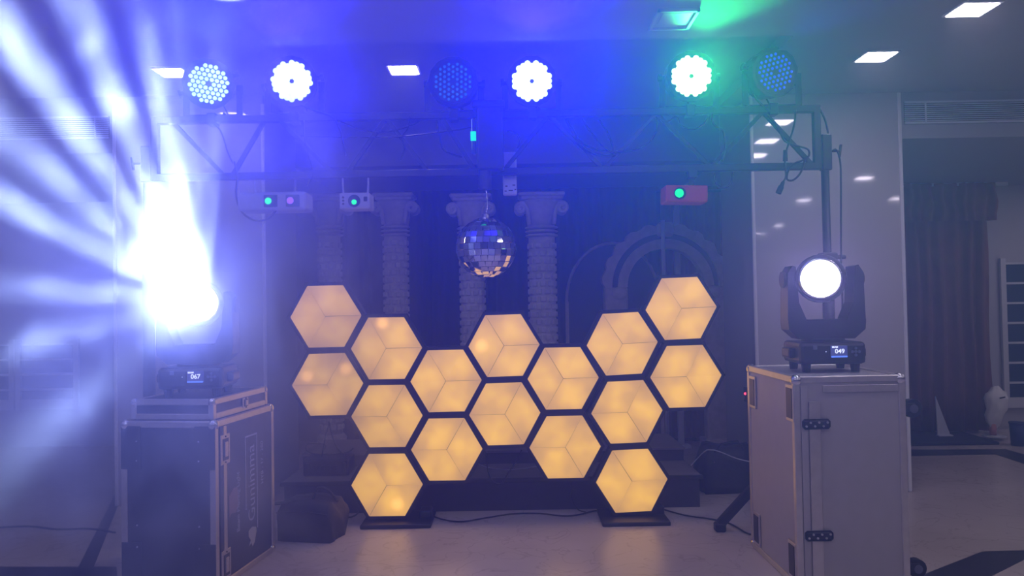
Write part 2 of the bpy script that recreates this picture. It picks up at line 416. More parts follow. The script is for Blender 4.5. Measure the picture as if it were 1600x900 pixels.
# windows with horizontal bars
def window(name, x0, x1, z0, z1, n, label, arch=False):
    wdw = struct(name, MB().box(((x0 + x1) / 2, YB - 0.008, (z0 + z1) / 2), (x1 - x0, 0.01, z1 - z0)), M['pane'], label)
    for k in range(n + 1):
        z = z0 + (z1 - z0) * k / n
        MB().box(((x0 + x1) / 2, YB - 0.03, z), (x1 - x0, 0.02, 0.02 if 0 < k else 0.10)).build('bar', M['wbar'], wdw)
    for x in (x0, x1):
        MB().box((x, YB - 0.03, (z0 + z1) / 2), (0.05, 0.03, z1 - z0 + 0.1)).build('post', M['wbar'], wdw)
    return wdw
p0, p1 = P(1570, 640, YB), P(1570, 412, YB)
window('window_1', p0.x, p0.x + 0.85, p0.z + 0.07, p1.z, 7, 'dark louvred window with white bars right of the brown curtain')
q0, q1 = P(32, 632, YB), P(122, 545, YB)
window('window_2', q0.x, q1.x, q0.z, q1.z + 0.05, 4, 'pale barred window low behind the smoke')
window('window_3', q0.x - 0.62, q0.x - 0.06, q0.z, q1.z + 0.05, 4, 'pale barred window at the edge of the frame behind the smoke')

# ================================================================== BACKGROUND THINGS
def pleated(name, x0, x1, z0, z1, y, pitch, amp, m, parent, seed=1):
    rnd = random.Random(seed); mb = MB(); bm = mb.bm
    n = int((x1 - x0) / pitch * 8); rows = 6; grid = []
    ph = [rnd.uniform(-0.6, 0.6) for _ in range(n // 8 + 3)]
    for j in range(rows + 1):
        z = z0 + (z1 - z0) * j / rows; row = []
        for i in range(n + 1):
            x = x0 + (x1 - x0) * i / n; u = (x - x0) / pitch
            a = ph[int(u)] * (1 - (u % 1)) + ph[int(u) + 1] * (u % 1)
            row.append(bm.verts.new((x + 0.012 * math.sin(j * 1.3 + u), y - amp * (math.sin(2 * math.pi * u + a * 2) * (0.7 + 0.4 * a) + 0.35 * math.sin(5.1 * u + j * 0.25)), z)))
        grid.append(row)
    for j in range(rows):
        for i in range(n): bm.faces.new((grid[j][i], grid[j][i + 1], grid[j + 1][i + 1], grid[j + 1][i]))
    bmesh.ops.solidify(bm, geom=list(bm.faces), thickness=0.006)
    return mb.build(name, m, parent, True)

cu = thing('brown_curtain', 'long brown pleated curtain hanging beside the barred window', 'curtain', (0, 0, 0))
c0, c1 = P(1405, 300, 7.2).x, P(1548, 300, 7.2).x
pleated('drape', c0 - 0.15, c1, 0.03, 2.1, 7.25, 0.13, 0.045, M['brown'], cu, 3)
pleated('valance', c0 - 0.15, c1 + 0.03, 2.0, SZ - 0.01, 7.16, 0.10, 0.02, M['brown'], cu, 5)
MB().box(((c0 + c1) / 2, 7.2, SZ - 0.02), (c1 - c0 + 0.3, 0.05, 0.03)).build('curtain_rail', M['wbar'], cu)

sd = thing('stage_drape', 'dark pleated drape closing the back of the stage niche', 'drape')
pleated('drape', LX1 + 0.02, PX0 + 0.35, 0.0, SZ + 0.005, 7.15, 0.11, 0.03, M['drape'], sd, 9)
# warmer drape panel beyond the arch
wd = thing('brown_drape', 'brown drape panel behind the carved arch', 'drape')
pleated('drape', P(1030, 300, 7.0).x, P(1128, 300, 7.0).x, 0.05, P(1080, 300, 7.0).z, 7.02, 0.075, 0.02, M['brown'], wd, 11)
MB().cyl((P(1030, 300, 7.0).x - .03, 7.0, P(1080, 299, 7.0).z), (P(1128, 300, 7.0).x + .03, 7.0, P(1080, 299, 7.0).z), 0.012).build('curtain_rod', M['blackm'], wd)
pp = thing('white_post', 'slim white post seen through the carved arch', 'post', (P(1060, 500, 6.85).x, 6.85, 0))
MB().box((0, 0, P(1060, 318, 6.85).z / 2), (0.05, 0.05, P(1060, 318, 6.85).z), 0.004).build('shaft', M['wbar'], pp)
MB().box((0, 0, 0.012), (0.16, 0.12, 0.024), 0.004).build('base_plate', M['wbar'], pp)

# plaster columns
def plaster_column(px, Y, ytop, label, rad):
    top = P(px, ytop, Y); H = top.z
    t = thing('plaster_column', label, 'column', (top.x, Y, 0), group='plaster columns in the stage niche')
    r = rad
    MB().box((0, 0, 0.05), (r * 3.2, r * 3.2, 0.1), 0.008).build('plinth', M['plaster'], t)
    MB().lathe([(r * 1.45, 0.1), (r * 1.5, 0.13), (r * 1.3, 0.16), (r * 1.35, 0.19), (r * 1.1, 0.22)], 24).build('base_moulding', M['plaster'], t, True)
    zs = H - 0.36
    MB().lathe([(r, 0.2), (r, zs)], 24).build('shaft', M['plaster'], t, True)
    rel = MB()                                                     # carved blocks around the shaft
    nz = int((zs - 0.24) / 0.062)
    for j in range(nz):
        z = 0.25 + j * 0.062
        for k in range(10):
            a = 2 * math.pi * (k + 0.5 * (j % 2)) / 10
            rel.box((math.cos(a) * r, math.sin(a) * r, z + 0.031), (0.024, r * 0.46, 0.045), 0.006, Matrix.Rotation(a, 3, 'Z'))
    tag(rel.build('carved_relief', M['plaster'], t), kind='stuff')
    for k in range(3):
        z = zs + 0.014 + k * 0.033
        MB().lathe([(r * 1.02, z - 0.013), (r * 1.22, z - 0.006), (r * 1.26, z), (r * 1.22, z + 0.006), (r * 1.02, z + 0.013)], 24).build('neck_ring', M['plaster'], t, True)
    MB().lathe([(r * 0.98, zs + 0.09), (r * 1.02, zs + 0.15), (r * 1.2, zs + 0.21), (r * 1.55, zs + 0.27), (r * 1.5, zs + 0.30)], 20).build('capital_bell', M['plaster'], t, True)
    for sx in (-1, 1):
        for sy in (-1, 1):
            pts = []
            for i in range(15):                                    # volute scroll
                a = i / 14 * 3.6 * math.pi; rr = 0.048 * (1 - 0.78 * i / 14)
                pts.append(Vector((sx * (r * 1.55 - rr * math.cos(a)), sy * r * 0.85, zs + 0.235 + rr * math.sin(a))))
            MB().tube([Vector((sx * r * 0.9, sy * r * 0.8, zs + 0.10)), Vector((sx * r * 1.0, sy * r * 0.82, zs + 0.18))] + pts, 0.017, 6, 2).build('volute', M['plaster'], t, True)
    MB().box((0, 0, zs + 0.315), (r * 3.1, r * 2.6, 0.03), 0.008).build('abacus', M['plaster'], t)
    MB().box((0, 0, zs + 0.342), (r * 3.5, r * 3.0, 0.03), 0.01).build('abacus', M['plaster'], t)
plaster_column(514, 6.6, 305, 'plaster column behind the top left hexagon', 0.093)
plaster_column(617, 6.5, 304, 'plaster column below and right of the small white laser', 0.098)
plaster_column(736, 6.4, 305, 'plaster column directly behind the mirror ball', 0.098)
plaster_column(845, 6.3, 303, 'plaster column just right of the mirror ball', 0.108)

# carved arch
ar = thing('carved_arch', 'carved scalloped arch prop standing before brown drapes', 'arch', (0, 0, 0))
AC = P(1040, 448, 6.6)
def arc_ring(name, r0, r1, y, d, m, scal=0.0, a0=0.0, a1=math.pi, n=40):
    mb = MB(); bm = mb.bm; rows = []
    for i in range(n + 1):
        a = a0 + (a1 - a0) * i / n
        ro = r1 + scal * abs(math.sin(i / n * math.pi * 11))
        c, s = math.cos(a), math.sin(a)
        rows.append([bm.verts.new((AC.x + r * c, y + dy, AC.z + r * s)) for r, dy in ((r0, 0), (ro, 0), (ro, d), (r0, d))])
    for a, b in zip(rows, rows[1:]):
        for k in range(4): bm.faces.new((a[k], a[(k + 1) % 4], b[(k + 1) % 4], b[k]))
    bm.faces.new(rows[0]); bm.faces.new(rows[-1][::-1])
    mb.build(name, m, ar)
arc_ring('outer_arch', 0.46, 0.52, 6.58, 0.12, M['archp'], 0.035)
arc_ring('arch_band', 0.41, 0.46, 6.62, 0.08, M['drape'])
arc_ring('inner_arch', 0.33, 0.41, 6.57, 0.14, M['archp'])
for sx in (-1, 1):
    MB().box((AC.x + sx * 0.43, 6.64, AC.z / 2), (0.2, 0.14, AC.z), 0.01).build('arch_leg', M['archp'], ar)
    MB().box((AC.x + sx * 0.43, 6.63, 0.06), (0.28, 0.2, 0.12), 0.012).build('arch_foot', M['archp'], ar)
    MB().sph((AC.x + sx * 0.40, 6.57, AC.z - 0.05), 0.07, (1, 0.6, 0.8)).build('scroll_ornament', M['archp'], ar, True)
MB().box((AC.x, 6.56, AC.z + 0.49), (0.14, 0.1, 0.12), 0.02).build('keystone', M['archp'], ar)
sc_ = thing('dark_arch_panel', 'dark arched screen panel left of the carved arch', 'screen panel')
A2 = P(960, 470, 6.7); prof = [(-0.42, -A2.z)] + [(0.42 * math.cos(math.pi - math.pi * i / 20), 0.52 * math.sin(math.pi * i / 20)) for i in range(21)] + [(0.42, -A2.z)]
MB().prism(prof, 6.79, 6.82, lambda u, v_, w_: Vector((A2.x + u, w_, A2.z + v_))).build('panel', M['riser'], sc_)
MB().tube([Vector((A2.x + u * 0.98, 6.775, A2.z + v_ * 0.98)) for u, v_ in prof[1:-1]], 0.014, 6, 1).build('border', M['archp'], sc_)
for sx in (-1, 1): MB().box((A2.x + sx * 0.41, 6.77, A2.z / 2), (0.03, 0.03, A2.z)).build('upright', M['archp'], sc_)
pk = P(1034, 345, 6.5); pk0 = P(1034, 432, 6.5)
vp = thing('grey_pipe', 'slim grey upright pipe in front of the carved arch', 'pipe', (pk.x, 6.46, 0))
MB().cyl((0, 0, 0.02), (0, 0, pk.z), 0.017).build('shaft', M['wbar'], vp, True)
MB().lathe([(0.05, 0), (0.05, 0.012), (0.02, 0.02)], 20).build('foot_disc', M['blackm'], vp)

# low stage riser
rz = 0.2
rs = thing('stage_riser', 'low dark stage riser on the floor behind the hexagon wall', 'riser', (-0.15, 5.37, 0))
MB().box((0, 0, rz / 2 - 0.006), (2.62, 1.0, rz - 0.012)).build('body', M['riser'], rs)
MB().box((0, 0, rz - 0.004), (2.64, 1.02, 0.012)).build('top_board', M['riser_top'], rs)
MB().box((0, -0.515, rz - 0.008), (2.66, 0.02, 0.026), 0.003).build('front_edge', M['blackm'], rs)
MB().box((0, 0.22, rz + 0.042), (2.62, 0.56, 0.08)).build('rear_step', M['riser'], rs)
MB().box((0, 0.22, rz + 0.085), (2.64, 0.58, 0.012)).build('step_board', M['riser_top'], rs)

# dark carpet strip before the brown curtain and things on it
a, b_ = G(1418, 702), G(1560, 700)
dc = tag(MB().box(((a.x + b_.x) / 2 - 0.1, 6.98, 0.012), (b_.x - a.x + 0.4, 0.55, 0.024), 0.006).build('dark_carpet', M['carpet']), 'dark carpet strip on the floor below the brown curtain', 'carpet')
bx = G(1508, 674)
wb = thing('white_bag', 'crumpled white bag on a short stand before the brown curtain', 'bag', (bx.x, 6.95, 0.024))
k = 6.95 / 1200
mb = MB(); bmesh.ops.create_icosphere(mb.bm, subdivisions=3, radius=1.0)
rn = random.Random(4)
for vv in mb.bm.verts:
    n_ = 0.12 * math.sin(5 * vv.co.x + 2) * math.cos(6 * vv.co.z) + 0.08 * math.sin(9 * vv.co.y + 4 * vv.co.z)
    vv.co *= 1 + n_
    t_ = (vv.co.z + 1) / 2
    wd_ = 0.065 + 0.05 * min(1, max(0, t_ * 1.5 - 0.25)) 
    vv.co = Vector((vv.co.x * wd_ + (0.03 if t_ > 0.45 else 0.0), vv.co.y * wd_ * 0.7, 0.25 + vv.co.z * 0.19))
mb.build('crumpled_cloth', M['cloth'], wb, True)
MB().box((0.045, -0.062, 0.36), (0.05, 0.01, 0.012), 0.002, Matrix.Rotation(R(-12), 3, 'Y')).build('dark_handle_slot', M['blackm'], wb)
MB().cyl((-0.01, 0, 0.02), (-0.01, 0, 0.12), 0.028, 0.03).build('stem', M['pink'], wb, True)
MB().lathe([(0.09, 0.0), (0.1, 0.008), (0.08, 0.016)], 20).build('saucer', M['white_pl'], wb, True)
fs = thing('folded_sheet', 'thin pale folded sheet leaning on the brown curtain', 'sheet', (P(1468, 660, 7.05).x, 7.05, 0.02))
mb = MB(); mb.prism([(-0.02, 0), (0.1, 0), (0.0, 0.36)], 0, 0.012, lambda u, v_, w_: Vector((u, w_ + v_ * 0.15, v_))); mb.build('sheet', M['print'], fs)
MB().box((0.04, -0.01, 0.008), (0.13, 0.05, 0.014), 0.003).build('folded_hem', M['print'], fs)
nb = G(1591, 696)
bn = thing('navy_bin', 'small navy bin under the louvred window', 'bin', (nb.x, nb.y, 0))
MB().lathe([(0.055, 0), (0.065, 0.19), (0.06, 0.19), (0.05, 0.01)], 16).build('shell', M['navy'], bn, True)
MB().lathe([(0.062, 0.185), (0.07, 0.19), (0.07, 0.2), (0.06, 0.2)], 16).build('rim', M['navy'], bn, True)

# ================================================================== HEXAGON LIGHT WALL
HY = 4.6
hexes = [((509.3, 494.3), -1.7, 1), ((512, 600.5), -1.6, 2), ((604, 544), -0.9, 1), ((604.8, 650), -0.9, 2), ((604.8, 757.5), -0.7, 1), ((697, 595), -1.3, 1), ((698.2, 702), -0.8, 2),
         ((787.5, 539.8), -1.8, 1), ((788.8, 646.5), -2.0, 2), ((879.8, 591), -1.3, 1), ((883, 698.3), -1.1, 2), ((972, 537), -3.1, 1), ((979.5, 643.5), -2.7, 2), ((987, 751), -2.9, 1),
         ((1064, 481.8), -2.8, 1), ((1071.6, 588), -2.0, 2)]
hot = {1: ((0, 505, 0), [(481, 587), (541, 576)]), 2: (0, [(598, 505)]), 4: (0, [(621, 787)]), 7: (0, [(752, 540)])}
hw = thing('hexagon_light_wall', 'wall of sixteen glowing amber hexagon lamps in black frames on two feet', 'light wall', (0, HY, 0))
RI, RO = 0.2145, 0.2365
ring = MB()
def hexpt(r, k): return (r * math.cos(math.pi / 3 * k), r * math.sin(math.pi / 3 * k))
def frame_mesh():
    mb = MB(); bm = mb.bm
    lay = [(RO, 0.075), (RO, 0.0), (RI + 0.001, 0.0), (RI + 0.001, 0.03)]
    rows = [[bm.verts.new((hexpt(r, k)[0], y, hexpt(r, k)[1])) for k in range(6)] for r, y in lay]
    for a, b in zip(rows, rows[1:]):
        for k in range(6): bm.faces.new((a[k], a[(k + 1) % 6], b[(k + 1) % 6], b[k]))
    bm.faces.new(rows[0]); bm.faces.new(rows[-1])
    return mb.mesh('hexagon_frame', M['black'])
fr_me = frame_mesh()
def facet_mesh():
    """rhombus centred on its own middle: hexagon centre, corners -1, 0, +1; leaning so that the middle of the hexagon is proud"""
    c0 = hexpt(RI - 0.001, -1); c1 = hexpt(RI - 0.001, 0); c2 = hexpt(RI - 0.001, 1)
    pts = [(0, 0), c0, c1, c2]; mx_ = RI / 2
    g = 0.0006
    pts2 = []
    for (u, v_) in pts:
        du, dv = u - mx_, v_; l = math.hypot(du, dv); pts2.append((mx_ + du * (l - g * 2) / l, dv * (l - g * 2) / l))
    mb = MB(); bm = mb.bm
    def yy(u, v_): return -0.004 - 0.016 * max(0, 1 - math.hypot(u, v_) / RI)
    F_ = [bm.verts.new((u - mx_, yy(u, v_), v_)) for u, v_ in pts2]; B_ = [bm.verts.new((u - mx_, yy(u, v_) + 0.006, v_)) for u, v_ in pts2]
    bm.faces.new(F_); bm.faces.new(B_[::-1])
    for k in range(4): bm.faces.new((F_[k], F_[(k + 1) % 4], B_[(k + 1) % 4], B_[k]))
    return mb.mesh('diffuser_facet', M['hexd'])
fa_me = facet_mesh()
for i, ((x, y), ang, typ) in enumerate(hexes):
    c = P(x, y, HY)
    f = obj('hexagon_frame', fr_me, hw, (c.x, 0, c.z), (0, R(ang + 1.03), 0))
    base = {1: (60, 180, 300), 2: (0, 120, 240)}[typ]               # facet mid directions
    for a in base:
        o = obj('diffuser_facet', fa_me, f, (RI / 2 * math.cos(R(a)), 0, RI / 2 * math.sin(R(a))), (0, -R(a), 0))
        o['hot'] = (9.0, 9.0, 9.0)
        for hx, hy in (hot.get(i, (0, []))[1]):
            h = P(hx, hy, HY)
            l = Matrix.Rotation(-R(ang + 1.03), 3, 'Y') @ Vector((h.x - c.x, 0, h.z - c.z))
            l = Matrix.Rotation(R(a), 3, 'Y') @ (l - Vector((RI / 2 * math.cos(R(a)), 0, RI / 2 * math.sin(R(a)))))
            if abs(l.z) / (RI * 0.866) + abs(l.x) / (RI * 0.5) < 1.0: o['hot'] = (l.x, -0.008, l.z)
for (x0, x1, yb) in ((562, 672, 828), (942, 1050, 824)):
    a = G(x0, yb); b_ = G(x1, yb)
    cxb = (a.x + b_.x) / 2
    MB().box((cxb, a.y + 0.165 - HY, 0.012), (b_.x - a.x, 0.32, 0.024), 0.004).build('base_plate', M['black'], hw)
    MB().box((cxb + 0.16, 0.10, 0.04), (0.07, 0.12, 0.05), 0.006).build('foot_bracket', M['black'], hw)
    MB().box((cxb, 0.10, 0.30), (0.05, 0.04, 0.56)).build('rear_strut', M['black'], hw)

# ================================================================== TRUSS AND STANDS
TY = 4.3
zt = P(1250, 171, TY).z; zb = P(1230, 260.5, TY).z
xr = P(1276, 215, TY).x; xl = P(243, 225, TY).x
tr = thing('lighting_truss', 'black steel ladder truss spanning above the hexagon wall', 'truss', (0, TY, 0))
CH = 0.04
xm = P(765, 220, TY).x
for z in (zt, zb):
    MB().box(((xl + xm) / 2, 0, z), (xm - xl, CH, CH), 0.004).build('chord', M['blackm'], tr)
    MB().box(((xr + xm) / 2, 0, z), (xr - xm, CH, CH), 0.004).build('chord', M['blackm'], tr)
for x in (xl, xr):
    MB().box((x, 0, (zt + zb) / 2), (CH, CH * 0.98, zt - zb + CH * 1.02), 0.004).build('end_post', M['blackm'], tr)
for x in (xm - 0.05, xm + 0.05):
    MB().box((x, 0, (zt + zb) / 2), (CH * 0.8, CH * 0.8, zt - zb)).build('centre_post', M['blackm'], tr)
tops = [1192, 1025, 857]; bots = [1268, 1109, 941, 786]
ltops = [603, 413, 265]; lbots = [742, 668, 517, 366, 268]
def dg(xa, xb):
    MB().bar((P(xa, 171, TY).x, 0, zt - 0.01), (P(xb, 260, TY).x, 0, zb + 0.01), 0.022, 0.022, (0, 1, 0)).build('diagonal', M['blackm'], tr)
for a, b in ((1192, 1268), (1192, 1112), (1025, 1109), (1025, 944), (857, 941), (857, 788), (603, 668), (603, 543), (437, 520), (413, 364), (690, 742), (270, 350)): dg(a, b)

def stand(x, y, label, legs):
    t = thing('truss_stand', label, 'stand', (x, y, 0))
    MB().cyl((0, 0, 0.35), (0, 0, zb + 0.02), 0.022, n=16).build('pole', M['blackm'], t, True)
    MB().cyl((0, 0, 0.2), (0, 0, 1.55), 0.032, n=16).build('lower_tube', M['blackm'], t, True)
    MB().box((0, 0, 1.53), (0.09, 0.08, 0.05), 0.008).build('collar', M['black'], t)
    MB().cyl((0.05, 0, 1.53), (0.10, 0, 1.53), 0.012).build('knob', M['black'], t)
    MB().box((0, 0, 0.72), (0.1, 0.1, 0.08), 0.01).build('leg_hub', M['black'], t)
    for (lx, ly) in legs:
        MB().bar((0, 0, 0.72), (lx, ly, 0.04), 0.045, 0.045).build('leg', M['black'], t)
        MB().box((lx, ly, 0.025), (0.06, 0.06, 0.05), 0.008).build('rubber_foot', M['rubber'], t)
    s = 1 if x > 0 else -1
    return t
px_ = P(1290, 300, TY).x; ft = G(1125, 830)
stand(px_, TY, 'black truss stand rising behind the silver road case', [(ft.x - px_, ft.y - TY), (0.12, 0.62), (0.25, 0.55)])
lx_ = P(228, 300, TY).x
stand(lx_, TY + 0.02, 'black truss stand hidden in the smoke behind the dark road case', [(-0.1, 0.6), (0.3, 0.5), (0.5, 0.12)])
for x, s in ((xr, 1), (xl, -1)):
    MB().box((x + s * (CH / 2 + 0.027), 0, (P(1290, 212, TY).z + zb - 0.02) / 2), (0.054, 0.054, P(1290, 212, TY).z - zb + 0.03), 0.004).build('sleeve', M['blackm'], tr)
    MB().cyl((x + s * 0.07, 0, P(1300, 236, TY).z), (x + s * 0.13, 0, P(1300, 236, TY).z), 0.007).build('clamp_screw', M['blackm'], tr)
    MB().bar((x + s * 0.125, 0, P(1300, 236, TY).z - 0.035), (x + s * 0.135, 0, P(1300, 236, TY).z + 0.035), 0.01, 0.014, (0, 1, 0)).build('clamp_wing', M['blackm'], tr)

# ================================================================== PAR CANS
def hexgrid():
    out = []
    for q in range(-4, 5):
        for r in range(-4, 5):
            s = -q - r
            if max(abs(q), abs(r), abs(s)) > 4: continue
            if (q, r) == (0, 0): continue
            if sorted((abs(q), abs(r), abs(s))) == [0, 4, 4]: continue
            out.append((0.8660254 * q, r + q / 2))
    return out
HG = hexgrid()
def par_can(px, py, label, ledm, lens, yaw, pitch, roll, key=None, Y=4.24):
    c = P(px, py, Y)
    t = thing('par_can', label, 'stage light', (c.x, TY - 0.0, zt + CH / 2), group='par cans on the truss')
    h = c.z - (zt + CH / 2)
    q = Euler((R(pitch), R(roll), R(yaw))).to_matrix()
    off = Vector((0, c.y - TY, h))
    def put(mb, name, m, smooth=False, par=t):
        bmesh.ops.transform(mb.bm, matrix=Matrix.Translation(off) @ q.to_4x4(), verts=mb.bm.verts)
        return mb.build(name, m, par, smooth)
    p = 0.0272
    # housing: front at -Y
    mb = MB().lathe([(0.118, 0.0), (0.139, 0.004), (0.139, -0.05), (0.128, -0.055), (0.128, -0.14), (0.085, -0.19), (0.04, -0.20)], 14, axis='Y')
    bmesh.ops.scale(mb.bm, vec=(1, -1, 1), verts=mb.bm.verts)
    put(mb, 'housing', M['plastic'])
    put(MB().cyl((0, -0.001, 0), (0, -0.006, 0), 0.117, n=28), 'led_plate', M['black'])
    mb = MB()
    for u, v_ in HG:
        bmesh.ops.create_uvsphere(mb.bm, u_segments=8, v_segments=5, radius=lens * p, matrix=Matrix.Translation((u * p, -0.006, v_ * p)) @ Matrix.Diagonal((1, 0.55, 1, 1)))
    tag(put(mb, 'led_array', ledm, True), kind='stuff')
    for s in (-1, 1):
        put(MB().cyl((s * 0.128, 0.06, 0), (s * 0.162, 0.06, 0), 0.011), 'pivot_bolt', M['blackm'])
        put(MB().cyl((s * 0.155, 0.06, 0), (s * 0.172, 0.06, 0), 0.022, n=10), 'knob', M['black'])
        MB().bar((s * 0.150, off.y + 0.06, h + 0.01), (s * 0.150, 0.0, 0.0), 0.006, 0.034, (1, 0, 0)).build('yoke_arm', M['blackm'], t)
    MB().box((0, 0, 0.004), (0.306, 0.034, 0.006)).build('yoke_base', M['blackm'], t)
    MB().box((0, 0, -CH / 2), (0.05, CH + 0.03, CH + 0.026), 0.004).build('hook_clamp', M['blackm'], t)
    MB().tube([off + q @ Vector((0.02, 0.19, -0.02)), off + Vector((0.03, 0.2, -0.12)), Vector((0.04, 0.05, 0.03)), Vector((0.06, 0.025, -0.02))], 0.005).build('power_lead', M['cable'], t, True)
    if key:
        colr, pw = PAR_SPOTS[key]
        d = q @ Vector((0, -1, 0)); wp = Vector((c.x, TY, zt + CH / 2)) + off
        spot('par_lamp', wp + d * 0.03, wp + d * 3, colr, pw, 70, 1.0, 0.05)
par_can(326, 131, 'par can with separate cyan white dots beside the smoke beam', M['led_cyan'], 0.41, 14, 14, -22, 'cyan')
par_can(456, 127, 'blazing blue white par can with a clamp bracket to its right', M['led_blue'], 0.60, 8, 10, -12, 'blue_a')
par_can(708, 128, 'unlit dark par can left of the centre joint', M['led_glint'], 0.31, -3, 6, 2)
par_can(831, 127, 'blazing blue white par can right of the centre joint', M['led_blue'], 0.62, 2, 8, 0, 'blue_b')
par_can(1080, 119, 'blazing green white par can below the ceiling vent', M['led_green'], 0.62, 0, 10, 0, 'green')
par_can(1211, 113, 'dim par can of small blue dots above the truss end', M['led_dim'], 0.31, 13, 6, 12, 'blue_dim')

# ================================================================== OTHER THINGS ON THE TRUSS
def hanger(t, w_, h, z, m, dy=0.0):
    MB().tube([(-w_ / 2, dy, z), (-w_ / 2 - 0.004, dy, z + h * 0.75), (-w_ / 2 + 0.012, dy, z + h), (w_ / 2 - 0.012, dy, z + h), (w_ / 2 + 0.004, dy, z + h * 0.75), (w_ / 2, dy, z)], 0.006, 6, 3).build('hanging_bracket', m, t, True)
# long white laser with green and blue lenses
a, b_ = P(375, 317, TY), P(482, 315, TY)
W_, H_ = b_.x - a.x, 0.105
ls = thing('laser_projector', 'long white laser projector with a green and a blue lens', 'laser light', ((a.x + b_.x) / 2, TY, (a.z + b_.z) / 2 - H_ / 2))
MB().box((0, 0.03, H_ / 2), (W_, 0.16, H_), 0.018, None, 3).build('body', M['white_pl'], ls)
for px, mm, nm in ((424, M['g_glow'], 'green_lens'), (458, M['b_glow'], 'blue_lens')):
    x = P(px, 316, TY).x - ls.location.x
    MB().box((x + 0.012, -0.052, H_ / 2), (0.075, 0.008, 0.066), 0.002).build('lens_window', M['glassd'], ls)
    MB().sph((x, -0.058, H_ / 2), 0.019, (1, 0.4, 1)).build(nm, mm, ls, True)
hanger(ls, 0.22, zb - ls.location.z - H_ - 0.0, H_ - 0.005, M['wbar'], 0.02)
# small white laser with green lens
a = P(556, 315, TY)
ls = thing('laser_projector', 'small white laser projector with one round green lens', 'laser light', (a.x, TY, a.z - 0.047))
MB().box((0, 0.03, 0.047), (0.168, 0.14, 0.09), 0.006).build('body', M['white_pl'], ls)
MB().cyl((0.0, -0.038, 0.045), (0.0, -0.048, 0.045), 0.034, n=20).build('lens_ring', M['glassd'], ls)
MB().sph((0.0, -0.05, 0.038), 0.014, (1, 0.5, 1)).build('green_lens', M['g_glow'], ls, True)
MB().box((0.062, -0.042, 0.055), (0.02, 0.006, 0.026), 0.002).build('switch', M['black'], ls)
for z in (0.03, 0.048, 0.066): MB().cyl((-0.062, -0.038, z), (-0.062, -0.044, z), 0.006, n=10).build('socket', M['black'], ls)
hanger(ls, 0.135, zb - ls.location.z - 0.09 + 0.0, 0.085, M['wbar'], 0.0)
# red laser
a = P(1070, 304, TY)
ls = thing('laser_projector', 'red laser projector with a bright green lens', 'laser light', (a.x, TY, a.z - 0.047), (0, R(1.5), 0))
MB().box((0, 0.03, 0.047), (0.235, 0.15, 0.094), 0.006).build('body', M['red_pl'], ls)
lx = P(1059, 304, TY).x - a.x
MB().cyl((lx, -0.042, 0.047), (lx, -0.054, 0.047), 0.034, n=20).build('lens_ring', M['glassd'], ls)
MB().sph((lx - 0.004, -0.054, 0.047), 0.024, (1, 0.4, 1)).build('green_lens', M['g_glow'], ls, True)
MB().box((0.04, 0.02, 0.13), (0.03, 0.012, 0.09), 0.003).build('bracket_leg', M['blackm'], ls)
MB().box((0.04, 0.01, zb - a.z + 0.047 - 0.03), (0.05, 0.06, 0.05), 0.004).build('clamp', M['blackm'], ls)
MB().bar((0.04, 0.02, 0.16), (0.04, 0.01, zb - a.z + 0.03), 0.012, 0.03).build('bracket_arm', M['blackm'], ls)
# black effect light at the centre joint with a green strip
a, b_ = P(742, 166, TY), P(788, 272, TY)
ef = thing('effect_light', 'tall black effect light at the truss centre with a green side strip', 'stage light', ((a.x + b_.x) / 2, TY - 0.075, b_.z))
W_, H_ = b_.x - a.x, a.z - b_.z
MB().box((0.006, 0, H_ / 2), (W_ - 0.012, 0.10, H_ - 0.02), 0.012, None, 2).build('body', M['plastic'], ef)
MB().box((0, 0, H_ - 0.02), (W_ + 0.02, 0.12, 0.04), 0.010, None, 2).build('cap', M['plastic'], ef)
zz = P(744, 220, TY).z - b_.z
MB().box((-W_ / 2 - 0.004, -0.03, zz), (0.024, 0.03, 0.2), 0.004).build('side_window', M['glassd'], ef)
MB().box((-W_ / 2 - 0.006, -0.046, zz), (0.03, 0.006, 0.052), 0.001).build('green_strip', M['g_strip'], ef)
MB().box((0.0, 0.052, H_ * 0.45), (0.06, 0.02, 0.12), 0.003).build('rear_bracket', M['blackm'], ef)
# small white box behind the truss
a, b_ = P(785, 238, TY + .05), P(808, 305, TY + .05)
wx = thing('white_adapter', 'small white power adapter box strapped behind the truss centre', 'adapter', ((a.x + b_.x) / 2, TY + 0.06, b_.z))
W_, H_ = b_.x - a.x, a.z - b_.z
MB().box((0, 0, H_ / 2), (W_, 0.05, H_), 0.010, None, 2).build('body', M['white_pl'], wx)
for x, z, w_ in ((-0.02, 0.05, 0.012), (0.022, 0.055, 0.016), (0.004, 0.025, 0.024), (-0.025, 0.022, 0.012), (0.03, 0.03, 0.01)):
    MB().box((x, -0.026, z), (w_, 0.004, 0.006)).build('slot', M['black'], wx)
MB().box((0, -0.04, zb - b_.z), (W_ + 0.012, 0.11, 0.02), 0.002).build('strap', M['rubber'], wx)

